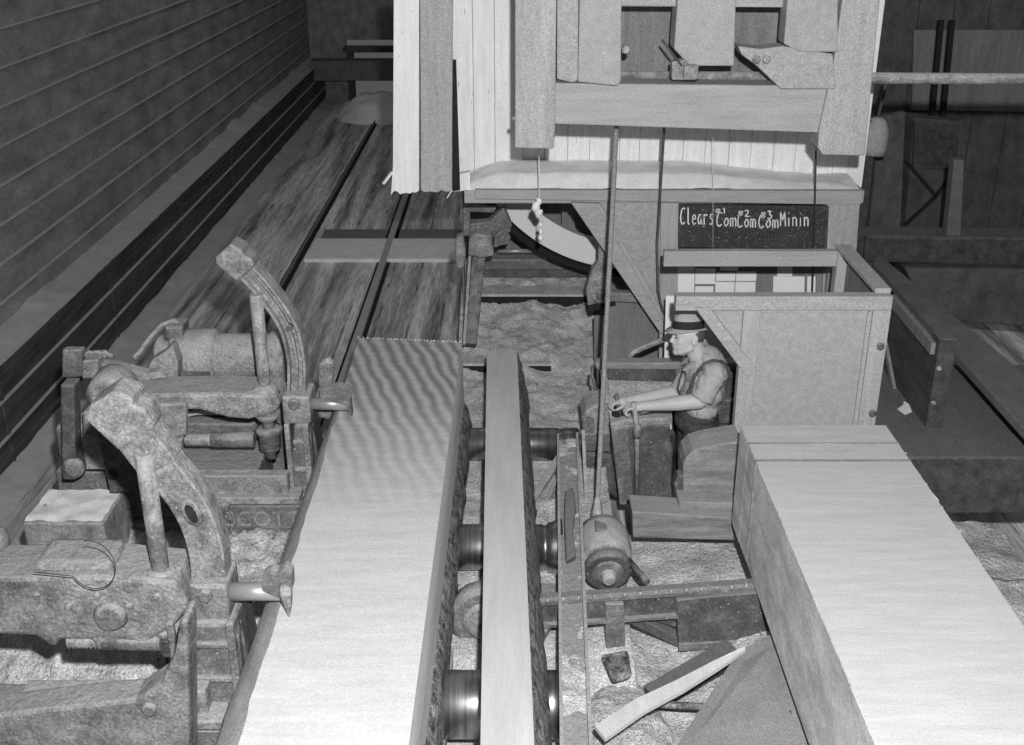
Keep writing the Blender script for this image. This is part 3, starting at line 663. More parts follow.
for (x, y) in ((881, 347), (873, 414)): p = at(x, y, Y=YF - .02); MB().lathe(p, (0, 1, 0), [(0, .012), (.004, .022), (.012, .022)], 14).build('bolt', G['iron_d'], t)

# ================================================================== OVERHEAD FRAME
YO = 6.6
t = thing('timber_gantry', (.9, 6.6, 2.5), 'heavy grey overhead timber frame in front of the whitewashed wall', 'frame')
def fp(name, px, mat='greyh', Y=YO, d=.18, bev=.008): 
    m = MB(); m.ppoly(px, Y, d); return m.build(name, G[mat], t, bevel=bev)
fp('post', [(515, -40), (557, -40), (555, 128), (554, 149), (515, 148)], 'greyv', YO - .03, .2)
fp('post', [(848, -40), (884, -40), (865, 156), (823, 155), (818, 148), (819, 132), (834, 60)], 'greyv', YO - .03, .2)
fp('crossbeam', [(554, 83), (832, 86), (824, 133), (554, 124)], 'greyh', YO, .2)
fp('block', [(557, -30), (579, -30), (578, 80), (573, 83), (557, 79)], 'grey', YO - .05, .1)
fp('block', [(580, -30), (622, -30), (621, 82), (617, 86), (578, 82)], 'grey', YO - .06, .1)
fp('block', [(680, -30), (737, -30), (734, 66), (690, 66), (674, 49)], 'grey', YO - .02, .2)
fp('block', [(760, 49), (783, 46), (833, 54), (836, 89), (781, 89), (757, 66), (742, 55), (738, 46)], 'grey', YO - .05, .16)
fp('block', [(790, -30), (838, -30), (838, 52), (800, 52), (784, 44)], 'grey', YO - .06, .16)
fp('upper_beam', [(554, -30), (850, -30), (850, 8), (554, 6)], 'greyh', YO + .05, .2)
m = MB()
for (x, y) in ((757, 60), (767, 60), (626, 50)): p = at(x, y, Y=YO - .07); MB().lathe(p, (0, 1, 0), [(0, .02), (.01, .026), (.04, .026)], 6, False).build('bolt', G['iron_l'], t)
p = at(512, 119, Y=YO - .0); MB().lathe(p, (1, 0, 0), [(0, .012), (.03, .02)], 8).build('bolt', G['iron_l'], t)
m = MB(); m.ppoly([(672, 62), (686, 60), (700, 78), (693, 80), (672, 80)], YO - .06, .1); m.ppoly([(684, 66), (699, 66), (697, 80), (684, 80)], YO - .10, .08); m.build('bearing_bracket', G['iron_l'], t, bevel=.006)
m = MB(); m.beam(at(662, 40, Y=YO - .08), at(682, 66, Y=YO - .08), .02, .012); m.build('strap', G['wire'], t)
m = MB(); m.ppoly([(620, -30), (850, -30), (846, 90), (620, 90)], YO + .55, .05); m.build('rear_board', G['midv'], t)
# pipe crossing behind the posts
m = MB(); m.cyl(at(555, 76, Y=6.85), at(1500, 82, Y=6.85), .033, n=24)
pp = m.build('overhead_pipe', G['iron_l'], label='long horizontal pipe running right from the overhead frame', cat='pipe')
# ================================================================== CABLES, ROPES
p0, p1 = at(617, 120, Y=6.95), at(597, 512, Z=.62)
t = thing('wire_rope', tuple(p1), 'thick twisted wire rope slanting down from the overhead frame to the motor', 'rope')
m = MB(); D = (p0 - p1); n_ = 420; dirn = D.normalized(); a_ = dirn.orthogonal().normalized(); b_ = dirn.cross(a_)
for s in range(3):
    path = [p1 + D * (i / n_) + (a_ * cos(i * .62 + s * 2.094) + b_ * sin(i * .62 + s * 2.094)) * .0072 for i in range(n_ + 1)]
    m.tube(path, .0088, 7)
m.build('strands', G['rope'], t)
MB().lathe(p1 - dirn * .03, dirn, [(0, .034), (.03, .032), (.10, .02), (.12, .014)], 16).build('socket', G['iron_l'], t)
m = MB(); m.tube([at(664, 60, Y=7.2), at(664, 131, Y=7.2), at(660, 195, Y=7.45), at(657, 245, Y=7.48), at(658, 290, Y=7.48), at(662, 310, Y=7.48), at(674, 329, Y=7.45)], .009, 8)
m.build('pull_rod', G['iron_d'], label='thin dark pull rod hanging down the grey upright left of the blackboard', cat='rod')
t = thing('knotted_cord', tuple(at(540, 243, Y=7.35)), 'thin knotted cord hanging in front of the band wheel', 'cord')
MB().tube([at(539, 145, Y=7.4), at(539, 200, Y=7.35), at(541, 243, Y=7.35)], .0035, 6).build('cord', G['sawfine'], t)
m = MB()
for (x, y, r) in ((539, 201, .022), (536, 207, .030), (539, 213, .024), (541, 225, .014), (541, 231, .020), (541, 238, .016)):
    c_ = at(x, y, Y=7.35); m = MB(); m.ball(c_, (r, r * .8, r * 1.2), 12, 8)
    for i, v_ in enumerate(m.v): m.v[i] = v_ + Vector((1, .6, .8)) * .012 * fbm(v_.x, v_.y, v_.z, 45)
    m.build('knot', G['sawfine'], t)
m = MB(); m.tube([at(816, 150, Y=7.45), at(815, 200, Y=7.45), at(812, 300, Y=7.45)], .006, 6); m.build('hanging_wire', G['wire'], label='thin wire hanging at the right edge of the blackboard', cat='wire')
m = MB(); m.tube([at(713, 120, Y=7.5), at(713, 250, Y=7.5)], .0018, 5); m.build('plumb_string', G['sawfine'], label='very thin string hanging across the blackboard', cat='string')

# ================================================================== BAND WHEEL, BLADE, SAW GUIDE
YWh = 8.62
wc = at(636, 98, Y=YWh); RW = 175 / F * (wc - Vector((0, 0, H))).dot(Vector((0, ct, -st))) * 1.0
t = thing('bandmill', (wc.x, YWh, wc.z - RW), 'huge band saw wheel whose pale rim shows below the ledge', 'wheel')
m = MB(); nn = 120
ringO = []; prof = [(RW, -.10), (RW, .12), (RW - .02, .12), (RW - .17, .10), (RW - .18, -.02), (RW - .012, -.10)]
vs = []
for i in range(nn):
    an = 2 * pi * i / nn
    for r, y in prof: vs.append(Vector((wc.x + r * cos(an), YWh + y, wc.z + r * sin(an))))
k_ = len(prof)
m.add(vs, [[i * k_ + j, i * k_ + (j + 1) % k_, ((i + 1) % nn) * k_ + (j + 1) % k_, ((i + 1) % nn) * k_ + j] for i in range(nn) for j in range(k_)], False)
m.build('rim', G['wheel'], t)
for i in range(6):
    an = pi / 6 + i * pi / 3 + .35
    MB().beam(wc + Vector((0, .05, 0)) + Vector((cos(an), 0, sin(an))) * .12, wc + Vector((0, .05, 0)) + Vector((cos(an), 0, sin(an))) * (RW - .1), .05, .10, up=(0, 1, 0)).build('spoke', G['iron_d'], t)
MB().lathe(wc + Vector((0, -.12, 0)), (0, 1, 0), [(0, .12), (.02, .16), (.28, .16), (.3, .1)], 30).build('hub', G['iron_d'], t)
# dark guard hoop below the rim and its bearing bracket
m = MB(); path = []
for i in range(30):
    an = radians(215 + i * 2.2); path.append(Vector((wc.x + (RW + .05) * cos(an), YWh - .05, wc.z + (RW + .05) * sin(an))))
m.tube(path, .035, 8, flat=1.8); m.build('wheel_guard', G['hole'], label='dark curved guard hoop just outside the rim of the band wheel', cat='guard')
t = thing('bracket_bearing', tuple(at(600, 300, Y=7.9)), 'dusty bearing bracket hanging from the enclosure at the right end of the wheel rim', 'bracket')
m = MB(); m.ppoly([(601, 205), (610, 206), (612, 300), (588, 306), (586, 290), (592, 270), (598, 262)], 7.75, .10); m.build('arm', G['iron_l'], t, bevel=.01)
pb = at(600, 295, Y=7.74)
m = MB(); m.lathe(pb, (0, 1, 0), [(0, .05), (.012, .075), (.12, .08)], 26); m.build('boss', G['iron_l'], t)
MB().lathe(pb - Vector((0, .02, 0)), (0, 1, 0), [(0, .02), (.01, .032), (.03, .034)], 16).build('bolt', G['iron'], t)
m = MB(); m.ppoly([(588, 306), (613, 300), (616, 305), (590, 312)], 7.76, .12); m.build('foot', G['hole'], t)
# shelves and rods under the ledge
t = thing('saw_shelf', (.2, 8.5, .9), 'dusty iron cross frame behind the saw guide under the ledge', 'frame')
zc1 = at(520, 262, Y=9.0).z
MB().box(-.26, .62, 9.0, 9.3, zc1 - .10, zc1 + .02).build('shelf', G['iron'], t, bevel=.01)
MB().box(-.28, .64, 8.96, 9.0, zc1 - .12, zc1 - .06).build('shelf_lip', G['iron_d'], t)
MB().box(-.36, .72, 9.05, 9.25, zc1 - .30, zc1 - .12).build('gap_shade', G['hole'], t)  # near-black block stands in for the shaded gap below the shelf
MB().cyl(at(497, 251, Y=8.95), at(533, 251, Y=8.95), .018).build('bright_rod', G['steel'], t, label='bright steel rod')
MB().cyl(at(530, 222, Y=8.9), at(560, 222, Y=8.9), .018).build('bright_rod', G['steel'], t, label='short steel rod seen through the wheel')
m = MB(); m.ppoly([(562, 204), (575, 205), (575, 245), (562, 243)], 8.95, .1); m.ppoly([(478, 200), (600, 200), (600, 262), (560, 250), (520, 240)], 9.3, .05); m.build('back_board', G['midv'], t)
# inner darkness wall behind everything
m = MB(); m.box(-.42, 1.15, 9.5, 9.6, 0, 4.6); m.build('inner_wall', G['darkwall'], label='dark board wall deep inside the saw enclosure behind the wheel', cat='wall panel')
# blade
xb = wc.x - RW
m = MB(); m.box(xb - .004, xb + .004, YWh - .14, YWh + .12, -.0, wc.z)
m.build('band_saw', G['blade'], label='band saw blade running straight down beside the sawn log', cat='saw')
# guide
t = thing('saw_guide', tuple(at(480, 258, Y=8.3)), 'dusty cast saw guide gripping the blade under the left end of the ledge', 'saw guide')
def gp(nm, px, Y, d, mat='iron', bev=.008): m = MB(); m.ppoly(px, Y, d); return m.build(nm, G[mat], t, bevel=bev)
gp('guide_frame', [(463, 206), (497, 208), (493, 213), (470, 212), (470, 236), (463, 236)], 8.22, .08)
gp('guide_plate', [(470, 224), (488, 222), (504, 208), (512, 226), (503, 243), (497, 246), (495, 238), (488, 240), (470, 240)], 8.26, .12, 'iron')
gp('guide_block', [(469, 238), (476, 234), (492, 236), (494, 256), (482, 258), (468, 256)], 8.1, .25, 'iron_l', .015)
gp('guide_shoe', [(456, 238), (463, 236), (466, 250), (464, 268), (458, 269), (455, 262)], 8.15, .12, 'iron_l', .012)
gp('toothed_rack', [(494, 236), (506, 228), (511, 231), (508, 234), (511, 238), (508, 241), (510, 244), (500, 246), (494, 248)], 8.16, .05, 'iron')
m = MB(); m.beam(at(479, 256, Y=8.25), at(470, 345, Y=7.9), .10, .09, up=(0, -1, 0)); m.build('guide_column', G['iron_d'], t, bevel=.008)
m = MB(); m.beam(at(470, 256, Y=8.2), at(464, 345, Y=7.85), .02, .03, up=(0, -1, 0)); m.build('guide_rod', G['iron_l'], t)

# ================================================================== CONTROL STAND
t = thing('control_stand', (.85, 6.3, 0), 'open topped dusty control stand with levers in front of the man', 'control stand')
def cp(nm, px, Y, d, mat='iron_d', bev=.006, **k): m = MB(); m.ppoly(px, Y, d); return m.build(nm, G[mat], t, bevel=bev, **k)
cp('back_plate', [(596, 366), (738, 366), (738, 440), (600, 430)], 6.78, .03)
cp('back_rim', [(595, 363), (740, 363), (740, 370), (596, 370)], 6.74, .10, 'midw', .012)
m = MB(); a1, a2, a3, a4 = at(612, 425, Y=6.18), at(672, 425, Y=6.18), at(672, 382, Y=6.72), at(602, 380, Y=6.72)
m.prism([a1, a2, a3, a4], (0, 0, -.03)); m.build('sloping_desk', G['sawdust'], t)
cp('front_rim', [(610, 424), (626, 420), (671, 418), (671, 425), (628, 429), (611, 431)], 6.10, .07, 'iron_l', .012)
cp('front_plate', [(623, 428), (670, 425), (672, 505), (628, 505)], 6.12, .03, 'iron_d')
cp('front_fold', [(611, 430), (628, 428), (634, 505), (620, 505)], 6.10, .05, 'iron')
cp('side_lip', [(600, 372), (607, 372), (613, 426), (606, 428)], 6.4, .04, 'iron_l')
cp('rear_box', [(714, 400), (736, 400), (735, 424), (714, 424)], 6.7, .05, 'iron_d')
# guard hood left of stand
t = thing('gear_hood', (.5, 6.4, .5), 'rounded iron hood left of the control stand behind the wire rope', 'hood')
m = MB(); m.ppoly([(582, 418), (586, 411), (594, 406), (604, 404), (610, 408), (610, 452), (584, 451)], 6.35, .25); m.build('hood', G['iron_l'], t, bevel=.015)
m = MB(); m.ppoly([(584, 414), (594, 418), (594, 434), (582, 434)], 6.335, .02); m.ppoly([(582, 434), (610, 434), (610, 452), (584, 451)], 6.33, .03); m.build('hood_door', G['iron'], t, bevel=.006)
m = MB(); m.ppoly([(583, 452), (612, 456), (620, 500), (602, 492), (588, 484), (582, 470)], 6.40, .2); m.build('lower_case', G['iron_d'], t, bevel=.02)
MB().ball(at(588, 470, Y=6.39), .02).build('bolt', G['iron_l'], t)
# bent handle pipe
m = MB(); m.tube([at(628, 362, Y=6.9), at(629, 357, Y=6.9), at(634, 352, Y=6.9), at(648, 346, Y=6.95), at(660, 341, Y=7.0), at(672, 338, Y=7.05)], .019, 10)
m.build('bent_pipe', G['iron_l'], label='bent pipe curving up from the control stand rim to the upright', cat='pipe')
m = MB(); m.tube([at(593, 366, Y=6.7), at(592, 375, Y=6.65), at(600, 404, Y=6.5)], .010, 8); m.build('thin_rod', G['iron_d'], label='thin dark rod from the stand rim down to the iron hood', cat='rod')
# levers
t = thing('control_lever', tuple(at(622, 440, Y=6.28)), 'dark control lever gripped by the far hand of the man', 'lever')
h1 = at(616, 401, Y=6.30)
MB().cyl(h1 + Vector((0, 0, .05)), at(621, 424, Y=6.28), .014, .018).build('lever_rod', G['iron_d'], t)
MB().lathe(h1 + Vector((.01, 0, -.13)), (0, 0, 1), [(0, .03), (.02, .038), (.06, .032), (.10, .022)], 16).build('lever_boot', G['hole'], t)
t = thing('control_lever', tuple(at(637, 500, Y=6.04)), 'long pale control lever held by the near hand of the man', 'lever')
h2 = at(633, 408, Y=6.05)
MB().tube([h2 + Vector((.0, 0, .04)), at(637, 425, Y=6.04), at(637, 500, Y=6.04)], [.016, .018, .013], 10).build('lever_rod', G['iron_l'], t)
MB().lathe(at(637, 438, Y=6.04), (0, 0, 1), [(0, .02), (.03, .026), (.06, .028), (.09, .02)], 14).build('lever_sleeve', G['iron'], t)
m = MB(); m.tube([at(640, 414, Y=6.1), at(650, 411, Y=6.12), at(676, 409, Y=6.2)], .008, 8); m.build('lever_link', G['iron_d'], t)

# ================================================================== THE MAN
def remeshed(name, mb, mat, parent, voxel=.006, smooth=4, disp=None, **k):
    me = bpy.data.meshes.new('tmp'); me.from_pydata(mb.v, [], mb.f)
    bm = bmesh.new(); bm.from_mesh(me); bmesh.ops.remove_doubles(bm, verts=bm.verts[:], dist=1e-6)
    bmesh.ops.recalc_face_normals(bm, faces=bm.faces[:]); bm.to_mesh(me); bm.free()
    o = bpy.data.objects.new('tmp', me); COL.objects.link(o)
    r = o.modifiers.new('r', 'REMESH'); r.mode = 'VOXEL'; r.voxel_size = voxel
    if smooth: s = o.modifiers.new('s', 'SMOOTH'); s.iterations = smooth; s.factor = .5
    dg = bpy.context.evaluated_depsgraph_get(); ev = o.evaluated_get(dg); m2 = bpy.data.meshes.new_from_object(ev)
    bpy.data.objects.remove(o); bpy.data.meshes.remove(me)
    base = Vector(parent['_o'])
    for v in m2.vertices:
        if disp: v.co += disp(v.co, v.normal)
        v.co -= base
    m2.name = name; m2.materials.clear(); m2.materials.append(mat)
    m2.polygons.foreach_set('use_smooth', [True] * len(m2.polygons))
    ob = bpy.data.objects.new(name, m2); COL.objects.link(ob); ob.parent = parent; ob['_o'] = tuple(base); tag(ob, **k)
    return ob
YM = 6.22
man = thing('person', (1.14, YM, 0), 'person in grey shirt, suspenders and banded hat gripping levers at the control stand', 'person')
hd = at(687.5, 337, Y=YM)                         # centre of the head
neck = Vector((hd.x + .07, YM, hd.z - .125)); chest = Vector((1.165, YM, 1.20)); belly = Vector((1.13, YM, 1.03)); hips = Vector((1.12, YM, .93))
shN, shF = Vector((1.19, YM - .175, 1.325)), Vector((1.15, YM + .175, 1.325))
elN = at(700, 401, Y=YM - .20); elF = at(681, 392, Y=YM + .19)
hN = at(637, 407, Y=6.07); hF = at(621, 402, Y=6.30)
def cap(mb, a_, b_, ra, rb, n=14, fl=1.0):
    a_ = Vector(a_); b_ = Vector(b_); t_ = (b_ - a_).normalized()
    mb.tube([a_ - t_ * ra * .6, a_ - t_ * ra * .3, a_, b_, b_ + t_ * rb * .3, b_ + t_ * rb * .6], [ra * .6, ra * .9, ra, rb, rb * .9, rb * .6], n)
body = MB()
Rh = Matrix.Rotation(radians(-11), 3, 'X') @ Matrix.Rotation(radians(1), 3, 'Y') @ Matrix.Rotation(radians(12), 3, 'Z')    # face turned to -X, a touch to the lens, chin down
def H_(x, y, z): return hd + Rh @ Vector((x, y, z))     # head space: -x is forward
body.ball(H_(.015, 0, .025), (.093, .074, .088), 28, 20, Rh)
body.ball(H_(-.03, 0, -.04), (.062, .056, .072), 24, 16, Rh)
body.ball(H_(-.062, 0, -.088), (.026, .028, .022), 14, 10, Rh)           # chin
cap(body, H_(.01, .042, -.06), H_(-.055, .024, -.086), .022, .018); cap(body, H_(.01, -.042, -.06), H_(-.055, -.024, -.086), .022, .018)
cap(body, H_(-.085, 0, .012), H_(-.103, 0, -.024), .008, .010)           # nose
body.ball(H_(-.094, .009, -.028), .008, 10, 8); body.ball(H_(-.094, -.009, -.028), .008, 10, 8)
cap(body, H_(-.078, -.035, .024), H_(-.084, 0, .026), .012, .012); cap(body, H_(-.078, .035, .024), H_(-.084, 0, .026), .012, .012)   # brow
cap(body, H_(-.080, -.016, -.052), H_(-.080, .016, -.052), .011, .011); cap(body, H_(-.077, -.015, -.066), H_(-.077, .015, -.066), .011, .011)  # lips
for s in (-1, 1):
    body.ball(H_(-.050, s * .036, -.022), (.028, .022, .030), 12, 8, Rh)  # cheeks
    body.ball(H_(.018, s * .078, -.010), (.021, .008, .034), 14, 10, Rh)  # ears
    body.ball(H_(.024, s * .084, .004), (.012, .006, .020), 12, 8, Rh)
cap(body, H_(.03, 0, -.03), neck + Vector((.03, 0, -.06)), .058, .062)
body.ball(chest + Vector((0, 0, .04)), (.095, .155, .13)); cap(body, chest, hips, .10, .10)
for s_, e_, h_ in ((shN, elN, hN), (shF, elF, hF)):
    cap(body, neck + Vector((.01, 0, -.07)), s_, .05, .055)
    cap(body, s_, e_, .054, .048); cap(body, e_, e_.lerp(h_, .35), .048, .046); cap(body, e_.lerp(h_, .35), e_.lerp(h_, .88), .046, .028)
def hand(h, e, side):
    d_ = (h - e).normalized(); up = Vector((0, 0, 1)); lat = d_.cross(up).normalized()
    wr = e.lerp(h, .88); pc_ = h
    body.ball(wr.lerp(pc_, .75), (.046, .036, .026), 16, 10)
    cap(body, wr, pc_, .027, .030)
    top = Vector((0, 0, 1))
    for i in range(4):                                   # fingers wrap over the lever knob
        off = lat * (.030 - .020 * i) * side
        k0 = pc_ + d_ * .028 + off + top * (.014 - .002 * i); L1 = (.034, .038, .036, .028)[i]
        k1 = k0 + d_ * L1 + top * (-.006); k2 = k1 + d_ * .010 - top * .026; k3 = k2 - d_ * .016 - top * .016
        body.tube([k0, k1], [.0105, .0095], 10); body.ball(k1, .0098, 10, 8); body.tube([k1, k2], [.0095, .0088], 10); body.ball(k2, .009, 10, 8); body.tube([k2, k3], [.0088, .0078], 10); body.ball(k3, .008, 10, 8)
        body.ball(k0, .0115, 10, 8)
    th0 = pc_ - d_ * .018 + lat * .032 * side; th1 = th0 + d_ * .030 + lat * .014 * side - top * .012; th2 = th1 + d_ * .030 - lat * .004 * side - top * .014
    body.ball(th0, .014, 10, 8); body.tube([th0, th1], [.0135, .0115], 10); body.ball(th1, .0115, 10, 8); body.tube([th1, th2], [.0112, .009], 10); body.ball(th2, .0092, 10, 8)
hand(hN, elN, 1); hand(hF, elF, -1)
remeshed('body', body, G['skin'], man, .0042, 3)
m = MB()
for s in (-1, 1):
    m.ball(H_(-.083, s * .030, .004), (.008, .012, .005), 12, 8, Rh)
m.build('eyes', G['eye'], man)
m = MB()
for s in (-1, 1): m.tube([H_(-.083, s * .050, .020), H_(-.093, s * .034, .027), H_(-.095, s * .016, .023)], [.002, .0035, .003], 8)
m.build('eyebrows', G['hair'], man)
m = MB(); m.tube([H_(-.0915, -.019, -.059), H_(-.0935, 0, -.058), H_(-.0915, .019, -.059)], .0016, 6); m.build('mouth', G['eye'], man)
hair = MB(); hair.ball(H_(.030, 0, .018), (.082, .0755, .066), 24, 16, Rh)
hair.build('hair', G['hair'], man)
# shirt
sh = MB()
cap(sh, belly + Vector((0, 0, -.03)), belly + Vector((.01, 0, .08)), .118, .125)
for (cx_, cz_, rx, ry, rz) in ((1.165, 1.24, .122, .185, .12), (1.16, 1.14, .125, .175, .13), (1.145, 1.04, .118, .165, .11), (1.185, 1.30, .095, .165, .085), (1.17, 1.355, .07, .10, .05)):
    sh.ball((cx_, YM, cz_), (rx, ry, rz), 28, 18)
for s_, e_, f in ((shN, elN, .80), (shF, elF, .85)):
    cap(sh, s_, s_.lerp(e_, .55), .073, .072, 20); sh.tube([s_.lerp(e_, .3), s_.lerp(e_, .6), s_.lerp(e_, f + .12)], [.070, .072, .072], 20)
cap(sh, neck + Vector((.02, 0, -.03)), neck + Vector((.02, 0, -.08)), .064, .10)
def wr_(co, n):
    a = .0042 * sin(co.x * 95 + co.z * 50 + 7 * fbm(co.x, co.y, co.z, 5)) + .004 * fbm(co.x, co.y, co.z, 14)
    return n * a
shirt = remeshed('shirt', sh, G['shirt'], man, .006, 6, wr_)
from mathutils.bvhtree import BVHTree
_b = Vector(man['_o']); TREE = BVHTree.FromPolygons([v.co + _b for v in shirt.data.vertices], [tuple(p.vertices) for p in shirt.data.polygons])
# collar
m = MB()
for s in (-1, 1):
    a0 = neck + Vector((-.062, s * .012, -.045)); a1 = neck + Vector((-.02, s * .068, .0)); a2 = neck + Vector((.075, s * .055, .02)); a3 = neck + Vector((.10, 0, .025))
    b0 = neck + Vector((-.095, s * .045, -.075)); b1 = neck + Vector((-.03, s * .098, -.035)); b2 = neck + Vector((.085, s * .085, -.015)); b3 = neck + Vector((.12, 0, -.005))
    o_ = Vector((0, 0, .006))
    for q in ((a0, a1, b1, b0), (a1, a2, b2, b1), (a2, a3, b3, b2)):
        m.add(list(q) + [p + o_ for p in q], [(0, 1, 2, 3), (7, 6, 5, 4), (0, 4, 5, 1), (1, 5, 6, 2), (2, 6, 7, 3), (3, 7, 4, 0)])
m.build('collar', G['shirt'], man)
# trousers to boots
tr = MB()
tr.ball((1.13, YM, .93), (.135, .178, .10), 24, 14); tr.ball((1.132, YM, .985), (.128, .172, .055), 28, 14)
for s in (-1, 1):
    cap(tr, (1.13, YM + s * .085, .86), (1.10, YM + s * .10, .48), .098, .072, 18); cap(tr, (1.10, YM + s * .10, .48), (1.14, YM + s * .11, .11), .070, .060, 18)
remeshed('trousers', tr, G['trouser'], man, .008, 3, lambda co, n: n * .006 * fbm(co.x, co.y, co.z, 9))
for s in (-1, 1):
    m = MB(); m.ball((1.07, YM + s * .11, .045), (.135, .05, .045), 18, 10); m.ball((1.14, YM + s * .11, .09), (.06, .052, .07), 16, 10); m.build('boot', G['boot'], man)
# suspenders: near strap and far strap, front and back
def strap(pts, nm='suspender'):
    P_ = [Vector(p) for p in pts]; P_ = [P_[i // 3].lerp(P_[i // 3 + 1], (i % 3) / 3) for i in range(3 * (len(P_) - 1))] + [P_[-1]]
    m = MB(); n = len(P_); vs = []
    P_ = [TREE.find_nearest(p)[0] + TREE.find_nearest(p)[1] * .003 for p in P_]
    cen = Vector((1.16, YM, 1.18))
    for i, p in enumerate(P_):
        tdir = (P_[min(i + 1, n - 1)] - P_[max(i - 1, 0)]).normalized(); out = (p - cen); out = (out - tdir * out.dot(tdir)).normalized(); lt = tdir.cross(out)
        vs += [p + lt * .013, p - lt * .013, p - lt * .013 + out * .005, p + lt * .013 + out * .005]
    m.add(vs, [[i * 4 + k, i * 4 + (k + 1) % 4, (i + 1) * 4 + (k + 1) % 4, (i + 1) * 4 + k] for i in range(n - 1) for k in range(4)] + [[0, 1, 2, 3], [4 * n - 4, 4 * n - 3, 4 * n - 2, 4 * n - 1]])
    return m.build(nm, G['strap'], man)
for s in (-1, 1):
    strap([(1.03, YM + s * .09, .99), (1.012, YM + s * .10, 1.08), (1.022, YM + s * .115, 1.18), (1.055, YM + s * .135, 1.28), (1.10, YM + s * .135, 1.35), (1.15, YM + s * .13, 1.393), (1.20, YM + s * .125, 1.39), (1.25, YM + s * .10, 1.345), (1.285, YM + s * .06, 1.26), (1.29, YM + s * .03, 1.15), (1.275, YM, 1.03)])
m = MB()
for i in range(5):
    hit = TREE.ray_cast(Vector((.6, YM - .03, 1.32 - i * .062)), Vector((1, 0, 0)))[0]
    if hit: MB().lathe(hit + Vector((.004, 0, 0)), (-1, 0, .1), [(0, .006), (.009, .005)], 10).build('button', G['button'], man)
# hat
hat = thing('tmp', (0, 0, 0), None, None); bpy.data.objects.remove(hat)
hc = H_(.004, 0, .050); Rt = Rh @ Matrix.Rotation(radians(-2), 3, 'Y')
def hl(mb, prof, sx=1.06, sy=.88, n=44, ridge=False):
    vs = []
    for r, z in prof:
        for k in range(n):
            an = 2 * pi * k / n; x = r * sx * cos(an); y = r * sy * sin(an); zz = z
            if ridge and z > .07: zz = z - .014 * math.exp(-(y / .022) ** 2) - .010 * (x > 0) * (x / .1) + .006 * (x < 0) * (-x / .1)
            if r > .095: zz = z + .012 * (y / .13) ** 2 - (.014 * (-x / .15) if x < 0 else -.006 * x / .15)
            vs.append(hc + Rt @ Vector((x, y, zz)))
    mb.add(vs, [[i * n + k, i * n + (k + 1) % n, (i + 1) * n + (k + 1) % n, (i + 1) * n + k] for i in range(len(prof) - 1) for k in range(n)], True)
    mb.f.append(list(range(len(mb.v) - n, len(mb.v)))); mb.sm.append(True)
h_ = MB(); hl(h_, [(.080, -.004), (.130, -.005), (.134, -.002), (.130, .003), (.088, .006), (.087, .02), (.085, .05), (.081, .075), (.074, .092), (.060, .100), (.03, .097), (.004, .094)], ridge=True)
ho = h_.build('hat', G['felt'], man)
h_ = MB(); n_ = len(h_.v)
prof = [(.0885, .006), (.0905, .008), (.089, .036), (.0865, .052), (.084, .053)]
hl(h_, prof); h_.f.pop(); h_.sm.pop(); h_.build('hat_band', G['band'], ho)

# ================================================================== LOG CARRIAGE on the left
t = thing('log_carriage', (-1.9, 4.0, 0), 'low log carriage deck with steel side beams under the sawn log', 'carriage')
m = MB()
for x in (-2.62, -1.25, -.72): m.box(x, x + .14, 1.2, 6.15, .06, .30)
m.build('side_beams', G['iron_d'], t, bevel=.006)
MB().box(-2.62, -.56, 1.2, 6.15, .28, .31).build('deck', G['darkw'], t)
for y in (1.9, 3.2, 5.2): 
    for x in (-2.43, -1.445): MB().lathe((x - .03, y, .20), (1, 0, 0), [(0, .15), (.06, .145)], 24).build('wheel', G['iron_d'], t)
m = MB(); m.grid(-2.6, -1.0, 1.25, 6.12, 70, 190, lambda x, y: .335 + .035 * fbm(x, y, 0, 4) + .028 * fbm(x, y * .6, 2, 15) + (.25 * min(1, (y - 4.3) / .7) if 4.3 < y < 5.52 else 0))
m.build('deck_shavings', G['shaving'], label='coarse shavings strewn over the deck of the log carriage', cat='shavings', kind='stuff')
for y, lab in ((5.62, 'far'), (3.85, 'near')): pass

arch_px = [(299, 392), (300, 372), (299, 350), (292, 322), (277, 297), (259, 275), (240, 256), (234, 250)]
ARC = [(at(x, y, Y=5.8).x, at(x, y, Y=5.8).z) for x, y in arch_px]
def smooth_path(pts, n=6):
    out = []
    P_ = [Vector((p[0], p[1])) for p in pts]
    for i in range(len(P_) - 1):
        p0_, p1_, p2_, p3_ = P_[max(i - 1, 0)], P_[i], P_[i + 1], P_[min(i + 2, len(P_) - 1)]
        for k in range(n):
            u = k / n
            out.append(.5 * ((2 * p1_) + (p2_ - p0_) * u + (2 * p0_ - 5 * p1_ + 4 * p2_ - p3_) * u * u + (3 * p1_ - p0_ - 3 * p2_ + p3_) * u ** 3))
    out.append(P_[-1]); return out
ARC_FAR = ARC
ARC_NEAR = [(p.x, p.z) for p in [at(x, y, Y=3.93) for x, y in ((212, 580), (210, 550), (202, 520), (187, 492), (166, 466), (146, 440), (126, 414), (114, 400))]]
ARCS = smooth_path(ARC)
